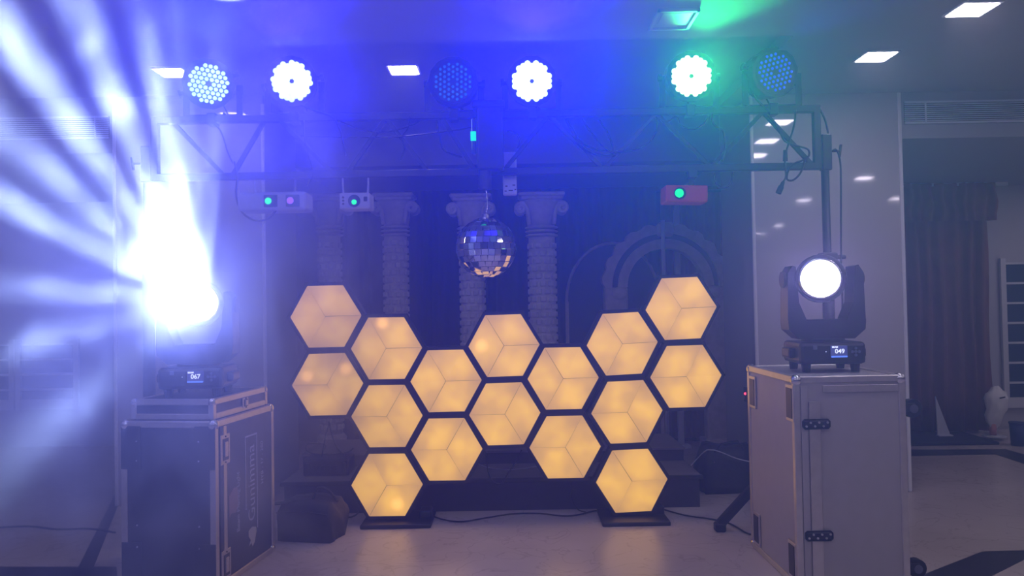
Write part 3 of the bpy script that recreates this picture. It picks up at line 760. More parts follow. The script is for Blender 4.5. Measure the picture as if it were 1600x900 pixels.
# mirror ball
bc = P(759.5, 387, TY - 0.06); br = 0.163
mbt = thing('mirror_ball', 'mirror tiled disco ball hanging from the truss centre', 'disco ball', bc)
MB().sph((0, 0, 0), br - 0.003, u=32, v=20).build('core', M['mirror_core'], mbt, True)
rows = 15; tsz = math.pi * br / rows
def tile_mesh(w_):
    mb = MB(); mb.box((0, 0, 0), (w_ - 0.0012, 0.004, tsz - 0.0012), 0.0006)
    return mb.mesh('mirror_tile', M['mirror'])
rt = random.Random(2)
for j in range(rows):
    th = math.pi * (j + 0.5) / rows; rr = br * math.sin(th); n = max(4, int(round(2 * math.pi * rr / (tsz * 1.05))))
    me = tile_mesh(2 * math.pi * rr / n * 0.99)
    for k in range(n):
        ph = 2 * math.pi * (k + 0.37 * j) / n
        nrm = Vector((math.sin(th) * math.cos(ph), math.sin(th) * math.sin(ph), math.cos(th)))
        y = -nrm; x = Vector((-math.sin(ph), math.cos(ph), 0)); z = x.cross(y)
        x = -x; z = x.cross(y)
        m3 = Matrix((x, y, z)).transposed() @ Euler((rt.gauss(0, .035), rt.gauss(0, .02), rt.gauss(0, .035))).to_matrix()
        o = obj('mirror_tile', me, mbt); o.matrix_local = Matrix.Translation(nrm * (br + 0.0005)) @ m3.to_4x4()
zmo = P(760, 285, TY).z - bc.z
MB().cyl((0, 0, br - 0.005), (0, 0, br + 0.02), 0.022, n=14).build('top_cap', M['chrome'], mbt)
MB().tube([(0, 0, br + 0.02), (0.012, 0, br + 0.07), (0.004, 0, zmo - 0.03)], 0.004).build('chain', M['chrome'], mbt, True)
MB().cyl((0.0, 0, zmo - 0.05), (0.0, 0, zb - bc.z + 0.0), 0.035, n=16).build('motor', M['plastic'], mbt)
MB().box((0.0, 0.03, zb - bc.z), (0.06, 0.1, 0.05), 0.004).build('motor_clamp', M['blackm'], mbt)

# ================================================================== MOVING HEADS
def moving_head(x, y, z, rz, number, label, aim, lens_mat, left):
    t = thing('moving_head_light', label, 'stage light', (x, y, z), (0, 0, R(rz)))
    W_, D_ = 0.31, 0.26
    for sx in (-1, 1):
        for sy in (-1, 1):
            MB().cyl((sx * 0.115, sy * 0.09, 0), (sx * 0.115, sy * 0.09, 0.045), 0.018, 0.024, 10).build('foot', M['rubber'], t)
    MB().box((0, 0, 0.09), (W_, D_, 0.105), 0.018, None, 2).build('base', M['plastic'], t)
    for s in (-1, 1):                                               # carrying handles
        MB().box((s * (W_ / 2 + 0.012), 0, 0.088), (0.036, 0.12, 0.05), 0.012, None, 2).build('carry_handle', M['plastic'], t)
    fy = -D_ / 2 - 0.001
    MB().box((0.026, fy, 0.098), (0.078, 0.006, 0.056), 0.002).build('display', M['scr'], t)
    disp = Matrix.Rotation(R(90), 4, 'X')
    text_mesh('display_digits', number, 0.030, M['scrt'], t, Matrix.Translation((0.028, fy - 0.0045, 0.099)) @ disp, bold=0.0004)
    text_mesh('display_heading', 'BEAM', 0.011, M['scrt'], t, Matrix.Translation((0.006, fy - 0.0045, 0.119)) @ disp, bold=0.0003)
    MB().box((0.026, fy - 0.004, 0.0745), (0.074, 0.002, 0.007)).build('display_bar', M['scrb'], t)
    MB().cyl((-0.035, fy, 0.098), (-0.035, fy - 0.004, 0.098), 0.002, n=8).build('status_light', M['scrt'], t)
    for dx, dz in ((0, 0), (0.016, 0), (-0.016, 0), (0, 0.016), (0, -0.016)):
        MB().cyl((0.103 + dx, fy, 0.097 + dz), (0.103 + dx, fy - 0.006, 0.097 + dz), 0.0068, n=10).build('button', M['btn'], t)
    MB().box((-0.085, fy, 0.118), (0.02, 0.006, 0.02), 0.002).build('badge', M['btn'], t)
    MB().cyl((0, 0, 0.14), (0, 0, 0.155), 0.10, n=24).build('turntable', M['black'], t)
    # yoke: U shape
    yw, yt, hz = 0.185, 0.056, 0.445
    fn = lambda u, v_, w_: Vector((u, w_, v_))
    MB().prism([(-yw + 0.055, 0.155), (yw - 0.055, 0.155), (yw - 0.004, 0.20), (yw, 0.248), (-yw, 0.248), (-yw + 0.004, 0.20)], -0.062, 0.062, fn).build('yoke', M['plastic'], t)
    for s in (-1, 1):
        MB().prism([(s * u, v_) for u, v_ in ((yw, 0.248), (yw - 0.006, hz + 0.03), (yw - 0.028, hz + 0.065), (yw - yt + 0.012, hz + 0.06), (yw - yt, 0.33), (0.095, 0.248))], -0.058, 0.058, fn).build('yoke_arm', M['plastic'], t)
    for s in (-1, 1):
        MB().cyl((s * (yw - 0.004), 0, hz), (s * (yw + 0.008), 0, hz), 0.04, n=18).build('tilt_cap', M['black'], t)
    # head along aim
    d = (Matrix.Rotation(-R(rz), 3, 'Z') @ Vector(aim)).normalized()
    q = d.to_track_quat('Y', 'Z').to_matrix().to_4x4()
    Mh = Matrix.Translation((0, 0, hz)) @ q
    def put(mb, nm, m, smooth=False):
        bmesh.ops.transform(mb.bm, matrix=Mh, verts=mb.bm.verts); return mb.build(nm, m, t, smooth)
    mb = MB().lathe([(0.055, -0.16), (0.088, -0.14), (0.100, -0.06), (0.112, 0.03), (0.116, 0.12), (0.112, 0.14), (0.102, 0.142)], 24, axis='Y')
    put(mb, 'head', M['plastic'], True)
    put(MB().lathe([(0.088, 0.139), (0.097, 0.140), (0.097, 0.152), (0.089, 0.154)], 32, axis='Y', closed=True), 'lens_ring', M['chrome'], True)
    put(MB().lathe([(0.088, 0.142), (0.087, 0.150), (0.06, 0.157), (0.03, 0.161), (0.002, 0.162)], 28, axis='Y'), 'lens', lens_mat, True)
    for k in range(5):
        put(MB().box((0, -0.125 + k * 0.022, 0.096 + k * 0.002), (0.09, 0.008, 0.012), 0.001), 'cooling_fin', M['black'])
    w_p = Vector((x, y, z)) + Matrix.Rotation(R(rz), 3, 'Z') @ (Mh @ Vector((0, 0.205, 0)))
    return w_p
CHR, CHL = 0.95, 0.78
LIDZ = 0.878
# right one: lens towards the camera, slightly left
rp = P(1287, 577, 3.76)
cen = Vector((rp.x, 3.76, CHR + 0.445))
aimR = (Vector((-0.12, 0, 1.36)) - cen)
wpR = moving_head(rp.x, 3.76, CHR, -2, '049', 'moving head light with blazing white lens on the silver road case', aimR, M['headlens'], False)
spot('moving_head_lamp', wpR + aimR.normalized() * 0.02, wpR + aimR * 3, (0.42, 0.30, 1.0), HEAD_R_W, 60, 1.0, 0.06)
# left one: prism beams up into the smoke
lp = G(318, 622, LIDZ); LYH = 3.84
lpx = P(311, 600, LYH).x
aimL = Vector((0.36, -0.86, 0.06))
wpL = moving_head(lpx, LYH, LIDZ, 4, '067', 'moving head light throwing white beams on the dark road case', aimL, M['headlens'], True)
# prism facets: each a narrow beam leaving the lens; (pixel aimed at, distance there, power, spread)
BEAMS = [((212, -20), 3.0, 13, 5), ((272, -20), 3.15, 5, 5), ((110, -20), 2.7, 16, 6), ((-10, 20), 2.5, 12, 6), ((-40, 170), 2.5, 9, 8), ((-40, 285), 2.6, 5, 6), ((-60, 440), 2.75, 3.5, 8),
         ((-60, 560), 2.7, 2.5, 10), ((40, 700), 2.8, 1.6, 14), ((350, -20), 3.3, 3.5, 7)]
for (bxp, byp), bY, pw, sp in BEAMS:
    tg = P(bxp, byp, bY)
    dr = (tg - wpL).normalized()
    beam('prism_beam', wpL + dr * 0.015, wpL + dr * 2, BEAM, pw * BEAM_W, 0.10, sp)
spot('moving_head_lamp', wpL, wpL + Vector((-0.25, -0.8, 0.05)), (0.20, 0.26, 1.0), 190 * BEAM_W, 165, 1.0, 0.05)  # wide blue fill added at the lens to raise the smoke glow

# ================================================================== ROAD CASES
def edge_bars(t, W_, D_, H_, s, m, skip=()):
    x, y = W_ / 2, D_ / 2
    k = 0
    for sx in (-1, 1):
        for sy in (-1, 1):
            MB().box((sx * (x - s / 2 + 0.002), sy * (y - s / 2 + 0.002), H_ / 2), (s, s, H_ - 0.002), 0.003).build('edge_profile', m, t)
    for z in (s / 2 - 0.0, H_ - s / 2 + 0.002):
        for sy in (-1, 1):
            MB().box((0, sy * (y - s / 2 + 0.002), z), (W_ - 2 * s + 0.008, s, s), 0.003).build('edge_profile', m, t)
        for sx in (-1, 1):
            MB().box((sx * (x - s / 2 + 0.002), 0, z), (s, D_ - 2 * s + 0.008, s), 0.003).build('edge_profile', m, t)
def ball_corners(t, W_, D_, H_, r, m, zs=(0, 1)):
    me = None
    for sx in (-1, 1):
        for sy in (-1, 1):
            for z in zs:
                if me is None: me = MB().sph((0, 0, 0), r, u=14, v=10).mesh('ball_corner', m, True)
                obj('ball_corner', me, t, (sx * (W_ / 2 - r * 0.62), sy * (D_ / 2 - r * 0.62), r * 0.72 if z == 0 else H_ - r * 0.62))
def latch(t, face, u, z, w_, h, m1, m2):
    """recessed butterfly latch; face '+x' or '-y'"""
    if face == '+x': f = lambda a, b, c: (face_x + c, a, b); sz = lambda a, b, c: (c, a, b)
    else: f = lambda a, b, c: (a, face_y - c, b); sz = lambda a, b, c: (a, c, b)
    g = MB().box(f(u, z, 0.002), sz(w_, h, 0.006), 0.002).build('latch_dish', m1, t)
    MB().box(f(u, z, 0.004), sz(w_ * 0.62, h * 0.72, 0.006)).build('recess', m2, g)
    MB().box(f(u, z, 0.009), sz(w_ * 0.34, h * 0.5, 0.006), 0.002).build('twist_handle', m1, g)
    for s in (-1, 1): MB().cyl(f(u, z + s * h * 0.43, 0.004), f(u, z + s * h * 0.43, 0.009), 0.004, n=8).build('rivet', m2, g)

# ---- right: silver grey case standing on end
RW, RD, RH = 0.50, 0.645, CHR
ang = R(0.8)
fl = Vector((1.250, 3.44, 0))
ctr = fl + Matrix.Rotation(ang, 3, 'Z') @ Vector((RW / 2, RD / 2, 0))
rc = thing('road_case', 'silver grey road case standing upright with side casters', 'road case', ctr, (0, 0, ang))
MB().box((0, 0, RH / 2), (RW - 0.008, RD - 0.008, RH - 0.008)).build('body', M['greylam'], rc)
edge_bars(rc, RW, RD, RH, 0.03, M['alu'])
ball_corners(rc, RW, RD, RH, 0.026, M['chrome'])
face_x, face_y = RW / 2, -RD / 2
# recessed slots in the left side
for yy_, zz_ in ((RD / 2 - 0.085, 0.82), (-RD / 2 + 0.045, 0.83), (RD / 2 - 0.10, 0.12), (-RD / 2 + 0.06, 0.12)):
    s_ = MB().box((-RW / 2 - 0.001, yy_, zz_), (0.008, 0.092, 0.165), 0.002).build('handle_dish', M['alu'], rc)
    MB().box((-RW / 2 - 0.004, yy_, zz_), (0.008, 0.066, 0.135)).build('recess', M['black'], s_)
# front: vertical joint strip, hinge straps, top band
MB().box((-RW / 2 + 0.09, -RD / 2 - 0.001, RH / 2 - 0.03), (0.05, 0.006, RH - 0.16), 0.001).build('joint_strip', M['alu'], rc)
MB().box((-RW / 2 + 0.045, -RD / 2 + 0.001, RH / 2), (0.03, 0.006, RH - 0.08), 0.001).build('joint_strip', M['greylam'], rc)
for z in (0.74, 0.245):
    h_ = MB().box((-RW / 2 + 0.095, -RD / 2 - 0.006, z), (0.125, 0.012, 0.045), 0.010).build('hinge_strap', M['blackm'], rc)
    me = MB().cyl((0, 0, 0), (0, -0.006, 0), 0.005, n=8).mesh('rivet', M['alu'])
    for k in range(6): obj('rivet', me, h_, (-RW / 2 + 0.048 + k * 0.019, -RD / 2 - 0.011, z + (0.008 if k % 2 else -0.008)))
MB().box((0.05, -RD / 2 - 0.001, RH - 0.055), (RW - 0.16, 0.005, 0.032), 0.001).build('label_band', M['alu'], rc)
# casters on the right side
for z, yy_ in ((0.80, -0.24), (0.075, -0.24), (0.80, 0.2), (0.075, 0.2)):
    c_ = MB().box((RW / 2 + 0.006, yy_, z), (0.01, 0.1, 0.11), 0.003).build('caster', M['blackm'], rc)
    for q_ in (-0.022, 0.022): MB().box((RW / 2 + 0.042, yy_ + q_, z - 0.004), (0.07, 0.006, 0.04), 0.002).build('caster_fork', M['blackm'], c_)
    MB().cyl((RW / 2 + 0.070, yy_ - 0.017, z - 0.01), (RW / 2 + 0.070, yy_ + 0.017, z - 0.01), 0.042, n=20).build('caster_wheel', M['rubber'], c_)
    MB().cyl((RW / 2 + 0.070, yy_ - 0.0262, z - 0.01), (RW / 2 + 0.070, yy_ + 0.0262, z - 0.01), 0.020, n=16).build('caster_hub', M['btn'], c_)

# ---- left: dark case with aluminium edges and printed side
LW, LD, LH = 0.47, 0.60, CHL
ang = R(-8)
fr = Vector((-1.38, 3.55, 0))
ctr = fr + Matrix.Rotation(ang, 3, 'Z') @ Vector((-LW / 2, LD / 2, 0))
lc = thing('road_case', 'dark blue road case with aluminium edges and printed lettering', 'road case', ctr, (0, 0, ang))
MB().box((0, 0, LH / 2), (LW - 0.008, LD - 0.008, LH - 0.008)).build('body', M['lam'], lc)
edge_bars(lc, LW, LD, LH, 0.03, M['alu'])
ball_corners(lc, LW, LD, LH, 0.026, M['chrome'])
face_x, face_y = LW / 2, -LD / 2
MB().box((face_x + 0.001, -LD / 2 + 0.085, LH / 2), (0.006, 0.03, LH - 0.06), 0.002).build('lid_profile', M['alu'], lc)
MB().box((face_x - 0.0005, -LD / 2 + 0.05, LH / 2), (0.006, 0.02, LH - 0.06)).build('lid_gap', M['black'], lc)
for z in (0.64, 0.10): latch(lc, '+x', -LD / 2 + 0.085, z, 0.085, 0.14, M['alu'], M['black'])
for sx in (-1, 1):                                                  # front corner plates
    for z in (LH - 0.12, 0.12):
        MB().box((sx * (LW / 2 - 0.05), face_y - 0.001, z), (0.10, 0.005, 0.20), 0.001).build('corner_plate', M['lam'], lc)
for sx in (-1, 1):
    for z in (LH - 0.09, LH - 0.18, 0.2, 0.3):
        MB().cyl((sx * (LW / 2 - 0.08), face_y - 0.002, z), (sx * (LW / 2 - 0.08), face_y - 0.006, z), 0.004, n=8).build('rivet', M['alu'], lc)
def on_side(name, body, size, y, z, bold=0.0, sx=1.0):
    mt = Matrix.Translation((face_x - 0.0028, y, z)) @ Matrix(((0, 0, 1), (0, -1, 0), (1, 0, 0))).to_4x4() @ Matrix.Diagonal((sx, 1, 1, 1))
    return text_mesh(name, body, size, M['print'], lc, mt, 0.0008, bold)
ty = 0.055
on_side('lettering', 'Gunimma', 0.100, ty, 0.42, -0.0005, 0.98)
on_side('lettering', 'Beam Moving Light', 0.042, ty - 0.14, 0.36, 0.0, 0.9)
on_side('lettering', 'HYB - 17 - 280', 0.036, ty + 0.115, 0.50, 0.0, 1.0)
for dy, z0, z1 in ((-0.062, 0.30, 0.66), (0.058, 0.18, 0.66)):
    MB().box((face_x - 0.0028, ty + dy, (z0 + z1) / 2), (0.0016, 0.007, z1 - z0)).build('frame_line', M['print'], lc)
MB().box((face_x - 0.0028, ty - 0.002, 0.66), (0.0016, 0.127, 0.008)).build('frame_line', M['print'], lc)
mb = MB(); mb.prism([(-0.05, 0.06), (0.0, 0.075), (0.03, 0.055), (0.055, 0.06), (0.06, 0.03), (0.03, 0.0), (0.035, -0.04), (0.0, -0.06), (-0.01, -0.03), (-0.045, -0.045), (-0.02, -0.01), (-0.05, 0.02)], -0.0036, -0.002, lambda u, v_, w_: Vector((face_x + w_, ty + u * 0.75, 0.145 + v_ * 0.72)))
bmesh.ops.triangulate(mb.bm, faces=[f for f in mb.bm.faces if len(f.verts) > 4]); mb.build('logo_mark', M['print'], lc)
mb = MB(); mb.prism([(-0.09, 0.05), (-0.03, 0.085), (0.02, 0.08), (0.015, 0.02), (0.03, -0.03), (-0.01, -0.07), (-0.06, -0.06), (-0.09, -0.08)], -0.0037, -0.0022, lambda u, v_, w_: Vector((face_x + w_, -0.105 + u * 0.75, 0.37 + v_ * 0.8)))
bmesh.ops.triangulate(mb.bm, faces=[f for f in mb.bm.faces if len(f.verts) > 4]); mb.build('torn_sticker', M['paper'], lc)
# lid tray on top
LT = LIDZ - CHL
lt = thing('case_lid', 'shallow aluminium edged lid lying on the dark road case', 'case lid', ctr + Vector((0.0, 0.015, LH + 0.004)), (0, 0, ang))
TW, TD = LW - 0.055, LD - 0.05
MB().box((0, 0, LT / 2 - 0.002), (TW - 0.006, TD - 0.006, LT - 0.008)).build('body', M['lam'], lt)
edge_bars(lt, TW, TD, LT - 0.004, 0.028, M['alu'])
ball_corners(lt, TW, TD, LT - 0.004, 0.02, M['chrome'], (1,))
face_x, face_y = TW / 2, -TD / 2
latch(lt, '+x', 0.03, LT * 0.42, 0.06, 0.05, M['alu'], M['black'])

# ================================================================== FLOOR THINGS
def soft_box(name, size, m, parent, loc, seed, amp=0.02, top=0.85):
    mb = MB(); bmesh.ops.create_cube(mb.bm, size=1.0); bmesh.ops.subdivide_edges(mb.bm, edges=mb.bm.edges, cuts=5, use_grid_fill=True)
    rr_ = random.Random(seed); a_, b2, c2 = (rr_.uniform(0, 6) for _ in range(3))
    for v_ in mb.bm.verts:
        t_ = v_.co.z + 0.5; s_ = 1 - (1 - top) * t_
        x, y, z = v_.co.x * s_, v_.co.y * s_, v_.co.z
        l = max(abs(v_.co.x), abs(v_.co.y), abs(v_.co.z)) * 2
        rnd_ = (math.sqrt(v_.co.x ** 2 + v_.co.y ** 2 + v_.co.z ** 2) / 0.866)
        f_ = 1 - 0.12 * rnd_ ** 4
        n_ = math.sin(9 * x + a_) * math.cos(8 * z + b2) + math.sin(11 * y + c2 + 5 * z)
        zz_ = z * size[2] * (1 if z < 0 else f_)
        v_.co = Vector((x * size[0] * f_ + amp * 0.5 * n_, y * size[1] * f_ + amp * 0.4 * n_, zz_ + (amp * n_ * 0.7 if t_ > 0.3 else 0) + size[2] / 2))
    return mb.build(name, m, parent, True, loc)
e0 = G(478, 850)
bg = thing('equipment_bag', 'black soft equipment bag on the floor beside the printed road case', 'bag', (e0.x + 0.0, e0.y + 0.15, 0), (0, 0, R(-12)))
soft_box('body', (0.36, 0.27, 0.215), M['bag'], bg, (0, 0, 0), 3, 0.014)
MB().tube([(0.02, -0.05, 0.20), (0.05, -0.03, 0.28), (0.10, 0.0, 0.26), (0.14, 0.03, 0.19)], 0.008).build('strap', M['bag'], bg, True)
MB().tube([(-0.15, -0.137, 0.16), (0, -0.146, 0.175), (0.15, -0.137, 0.16)], 0.004).build('zip', M['rubber'], bg, True)
MB().box((-0.12, -0.12, 0.213), (0.12, 0.07, 0.004), 0.001, Matrix.Rotation(R(-8), 3, 'Y')).build('flap', M['bag'], bg)
pr_ = G(437, 805, 0.1)
e1 = G(508, 745, rz + 0.004)
am = thing('power_box', 'dark power box with looped leads on the stage riser', 'power box', (e1.x, e1.y + 0.12, rz + 0.002))
MB().box((0, 0, 0.055), (0.30, 0.2, 0.11), 0.012, None, 2).build('body', M['plastic'], am)
for s in (-1, 1): MB().box((s * 0.12, -0.102, 0.055), (0.02, 0.012, 0.07), 0.004).build('grip', M['black'], am)
for k in range(4): MB().box((-0.06 + 0.04 * k, -0.101, 0.055), (0.025, 0.006, 0.03), 0.002).build('socket', M['black'], am)
MB().tube([(-0.05, 0, 0.11), (-0.02, -0.02, 0.24), (0.0, 0, 0.32)], 0.005).build('lead', M['cable'], am, True)
MB().tube([(0.1, 0, 0.11), (0.04, -0.02, 0.2), (0.0, 0, 0.34)], 0.005).build('lead', M['cable'], am, True)
MB().tube([(-0.14 + 0.11 * math.cos(a / 3) + 0.01 * a, 0.02 * math.sin(a), 0.16 + 0.04 * math.sin(a / 3)) for a in range(20)], 0.004, 5, 1).build('lead', M['cable'], am, True)
e2 = G(1135, 766)
bg = thing('equipment_bag', 'black slumped equipment bag on the floor near the glossy right pillar', 'bag', (e2.x, e2.y + 0.05, 0), (0, 0, R(6)))
soft_box('body', (0.40, 0.3, 0.30), M['bag'], bg, (0, 0, 0), 8, 0.02, 0.75)
MB().tube([(-0.1, -0.1, 0.27), (-0.06, -0.13, 0.33), (0.06, -0.13, 0.33), (0.1, -0.1, 0.27)], 0.008).build('carry_handle', M['bag'], bg, True)
MB().cyl((-0.13, -0.16, 0.22), (-0.13, -0.168, 0.22), 0.005, n=8).build('stud', M['chrome'], bg)
# switch box with red light on the pillar side
sw = P(1164, 617, 5.35)
sb_ = thing('switch_box', 'small dark switch box with a red light on the pillar side', 'switch box', (PX0, 5.35, sw.z - 0.05))
MB().box((-0.012, 0, 0.05), (0.024, 0.08, 0.1), 0.004).build('body', M['black'], sb_)
MB().sph((-0.026, -0.01, 0.06), 0.009).build('indicator_light', M['r_glow'], sb_, True)
MB().box((-0.026, 0.015, 0.03), (0.006, 0.025, 0.03), 0.002).build('rocker', M['btn'], sb_)

# ================================================================== CABLES
def cable(label, px, Y=TY - 0.03, r=0.0055, m='cable', plug=False, name='cable'):
    pts = [P(x, y, Y) if len(rest) == 0 else P(x, y, rest[0]) for x, y, *rest in px]
    o = MB().tube(pts, r, 6, 5).build(name, M[m], None, True)
    tag(o, label, 'cable')
    if plug:
        t_ = Vector(pts[-1]); d = (pts[-1] - pts[-2]).normalized()
        MB().cyl(t_, t_ + d * 0.03, 0.009, 0.013, 10).cyl(t_ + d * 0.03, t_ + d * 0.07, 0.016, 0.016, 10).build('plug', M['rubber'], o)
        q_ = pts[3]; d = (pts[4] - pts[3]).normalized()
        MB().cyl(q_ - d * 0.03, q_ + d * 0.03, 0.011, 0.013, 10).build('connector', M['rubber'], o)
    return o
def gcable(label, px, r=0.005, m='cable', z=0.006):
    o = MB().tube([G(x, y, z) for x, y in px], r, 6, 5).build('floor_cable', M[m], None, True)
    return tag(o, label, 'cable')
cable('black lead with a hanging plug below the truss end', [(1243, 172), (1241, 195), (1233, 222), (1227, 243), (1227, 258), (1228, 275), (1224, 284)], plug=True)
cable('black lead coiled round the last truss diagonal', [(1200, 180), (1218, 205), (1226, 220), (1246, 228), (1262, 233), (1264, 243), (1255, 250), (1240, 256), (1232, 266), (1230, 280), (1240, 281), (1252, 268), (1258, 246)])
cable('black lead running down beside the truss stand', [(1278, 164), (1290, 190), (1296, 222), (1298, 236), (1307, 234), (1313, 255), (1314, 300), (1314, 400), (1316, 470), (1314, 560, 4.32)], TY - 0.01)
cable('black lead sagging deepest between the truss diagonals', [(884, 186), (895, 208), (915, 226), (945, 236), (985, 236), (1015, 222), (1026, 200), (1027, 184)])
cable('black lead hanging left inside the sagging lead', [(910, 186), (922, 205), (942, 228), (958, 240)])
cable('black lead hanging right inside the sagging lead', [(935, 186), (948, 205), (956, 225), (958, 242)])
cable('thick black lead drooping along the diagonal to its left', [(888, 188), (905, 222), (925, 238), (945, 244), (962, 242)], r=0.008)
cable('black lead looping under the green par can', [(1030, 186), (1045, 189), (1057, 183), (1064, 196), (1082, 202), (1098, 195), (1107, 180)])
cable('black lead dangling right of the green par can', [(1112, 178), (1113, 190), (1122, 200), (1130, 205), (1133, 230), (1128, 252)])
cable('black lead looping below the chord right of the red laser', [(1116, 270), (1118, 286), (1130, 294), (1142, 286), (1145, 268)])
cable('black lead dropping from the blue dotted par can', [(1172, 138), (1182, 155), (1196, 168), (1210, 178)])
cable('straight black lead strung across the left truss half', [(470, 212), (540, 215), (620, 214), (690, 206), (742, 199)], r=0.004)
cable('black lead dipping under the unlit par can', [(532, 190), (565, 203), (595, 207), (630, 200), (656, 190)], r=0.0045)
cable('black lead falling from the blazing left par can', [(458, 158), (490, 172), (518, 182), (530, 200), (537, 225), (540, 243)])
cable('black lead hanging beside the left diagonal', [(475, 188), (476, 214), (483, 245), (489, 270), (480, 290)], r=0.0045)
cable('black lead curling left of the centre joint', [(640, 182), (638, 200), (628, 215), (632, 232), (626, 250)], r=0.0045)
cable('black lead curving down beside the green strip', [(683, 188), (686, 210), (692, 232), (704, 240), (722, 246)], r=0.005)
cable('black lead curled right of the centre joint', [(792, 205), (806, 208), (812, 220), (808, 232)], r=0.005)
cable('black lead looping under the long white laser', [(366, 252), (371, 275), (369, 305), (377, 330), (397, 344), (418, 342), (432, 328)])
cable('black lead hanging at the smoke edge', [(330, 190), (345, 205), (355, 235), (364, 255)], r=0.0045)
cable('thin black lead looped below the central hexagon', [(757, 700), (760, 720), (764, 742), (772, 754), (784, 755), (795, 738), (810, 715), (815, 703)], HY + 0.1, 0.0045)
cable('thin black lead hanging behind the lower right hexagons', [(892, 748), (893, 775), (902, 795), (915, 800, 4.75)], HY + 0.1, 0.004)
gcable('black lead lying between the feet of the hexagon wall', [(668, 803), (690, 811), (720, 815), (760, 809), (800, 803), (840, 802), (880, 806), (905, 804), (930, 798), (945, 800)])
gcable('black lead running from the hexagon wall to the silver case', [(1030, 794), (1070, 805), (1110, 811), (1140, 818), (1165, 832), (1178, 836)])
gcable('black lead curling from the bag to the hexagon foot', [(528, 800), (535, 792), (552, 790), (560, 800), (548, 808), (530, 806)])
gcable('faint lead across the floor at the frame edge', [(-20, 826), (40, 822), (90, 827), (140, 826), (180, 832)], 0.006)
o = MB().tube([G(x, y, rz + 0.007) for x, y in ((746, 724), (765, 731), (800, 734), (845, 728))], 0.004).build('white_cable', M['wcable'], None, True); tag(o, 'white lead lying on the riser seen below the central hexagon', 'cable')
o = MB().tube([P(x, y, Y_) for x, y, Y_ in ((1044, 743, 5.2), (1062, 741, 5.2), (1075, 732, 5.2), (1100, 706, 5.12), (1112, 703, 5.12), (1125, 706, 5.1), (1150, 716, 5.06), (1175, 722, 5.0))], 0.004).build('white_cable', M['wcable'], None, True); tag(o, 'white lead draped over the black bag by the pillar', 'cable')

# ================================================================== HAZE
def volume_mat(name, dens, g, noise=False, c=(1, 1, 1)):
    m = bpy.data.materials.new(name); m.use_nodes = True; nt = m.node_tree
    nt.nodes.remove(nt.nodes['Principled BSDF'])
    out = nt.nodes['Material Output']; vsn = nt.nodes.new('ShaderNodeVolumeScatter')
    vsn.inputs['Color'].default_value = (*c, 1); vsn.inputs['Density'].default_value = dens; vsn.inputs['Anisotropy'].default_value = g
    nt.links.new(vsn.outputs[0], out.inputs['Volume'])
    return m, nt, vsn
sm, nt, vsn = volume_mat('smoke_cloud', 0.0, 0.2)
tc = nt.nodes.new('ShaderNodeTexCoord')
mp = nt.nodes.new('ShaderNodeMapping'); mp.inputs['Scale'].default_value = (1.0, 1.0, 0.75); mp.inputs['Location'].default_value = (3.1, 0.7, 1.9)
nz = nt.nodes.new('ShaderNodeTexNoise'); nz.inputs['Scale'].default_value = 2.8; nz.inputs['Detail'].default_value = 2.5; nz.inputs['Distortion'].default_value = 0.9
nt.links.new(tc.outputs['Object'], mp.inputs[0]); nt.links.new(mp.outputs[0], nz.inputs['Vector'])
mr = nt.nodes.new('ShaderNodeMapRange'); mr.interpolation_type = 'SMOOTHSTEP'
mr.inputs[1].default_value = 0.42; mr.inputs[2].default_value = 0.66; mr.inputs[3].default_value = 0.05; mr.inputs[4].default_value = 0.65
nt.links.new(nz.outputs['Fac'], mr.inputs[0])
sx_, sy_, sz_ = 1.60, 1.20, 1.31
dv = nt.nodes.new('ShaderNodeVectorMath'); dv.operation = 'DIVIDE'; dv.inputs[1].default_value = (sx_, sy_, sz_)
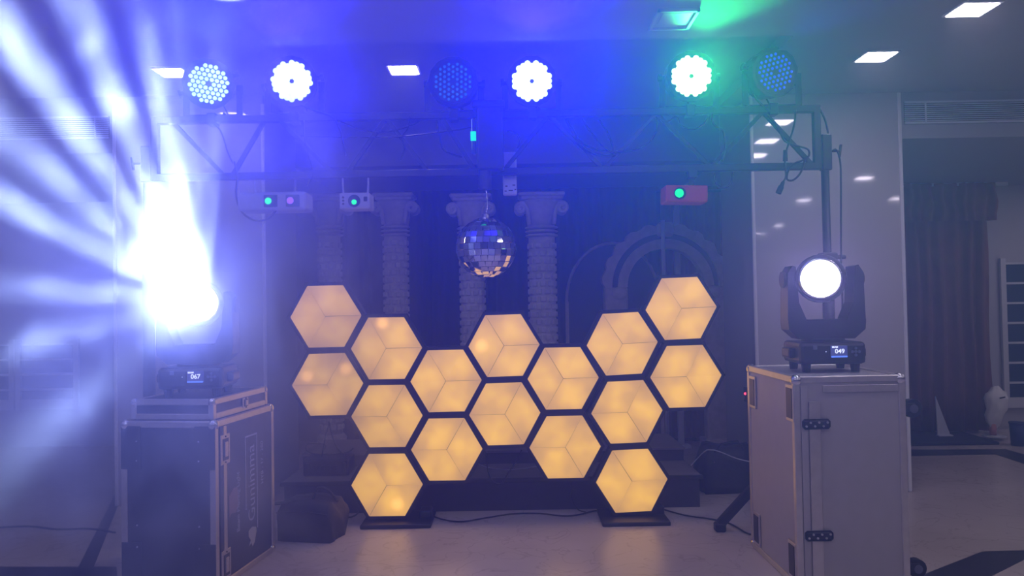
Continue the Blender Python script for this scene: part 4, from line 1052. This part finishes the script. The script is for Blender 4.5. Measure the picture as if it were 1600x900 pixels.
nt.links.new(tc.outputs['Object'], dv.inputs[0])
m2 = nt.nodes.new('ShaderNodeVectorMath'); m2.operation = 'MULTIPLY'; nt.links.new(dv.outputs[0], m2.inputs[0]); nt.links.new(dv.outputs[0], m2.inputs[1])
ln = nt.nodes.new('ShaderNodeVectorMath'); ln.operation = 'DOT_PRODUCT'; nt.links.new(m2.outputs[0], ln.inputs[0]); nt.links.new(m2.outputs[0], ln.inputs[1])
fo = nt.nodes.new('ShaderNodeMapRange'); fo.interpolation_type = 'SMOOTHSTEP'
fo.inputs[1].default_value = 0.15; fo.inputs[2].default_value = 1.0; fo.inputs[3].default_value = 1; fo.inputs[4].default_value = 0
nt.links.new(ln.outputs['Value'], fo.inputs[0])
mu = nt.nodes.new('ShaderNodeMath'); mu.operation = 'MULTIPLY'
pf = nt.nodes.new('ShaderNodeVectorMath'); pf.operation = 'DISTANCE'; pf.inputs[1].default_value = wpL - Vector((-1.95, 3.25, 1.34)) + Vector((0.03, -0.06, 0.0))
nt.links.new(tc.outputs['Object'], pf.inputs[0])
pr = nt.nodes.new('ShaderNodeMapRange'); pr.interpolation_type = 'SMOOTHSTEP'                 # fresh puff in front of the lens
pr.inputs[1].default_value = 0.08; pr.inputs[2].default_value = 0.42; pr.inputs[3].default_value = 0.75; pr.inputs[4].default_value = 0.0
nt.links.new(pf.outputs['Value'], pr.inputs[0])
sm_add = nt.nodes.new('ShaderNodeMath'); sm_add.operation = 'ADD'; nt.links.new(mr.outputs[0], sm_add.inputs[0]); nt.links.new(pr.outputs[0], sm_add.inputs[1])
nt.links.new(sm_add.outputs[0], mu.inputs[0]); nt.links.new(fo.outputs[0], mu.inputs[1]); nt.links.new(mu.outputs[0], vsn.inputs['Density'])
sm.cycles.volume_step_rate = 0.8
mb = MB().box((0, 0, 0), (2 * sx_, 2 * sy_, 2 * sz_))
o = mb.build('smoke', sm, None, False, (-1.95, 3.25, 1.34)); tag(o, 'drifting white smoke in the moving head beams at the left', 'smoke', kind='stuff')
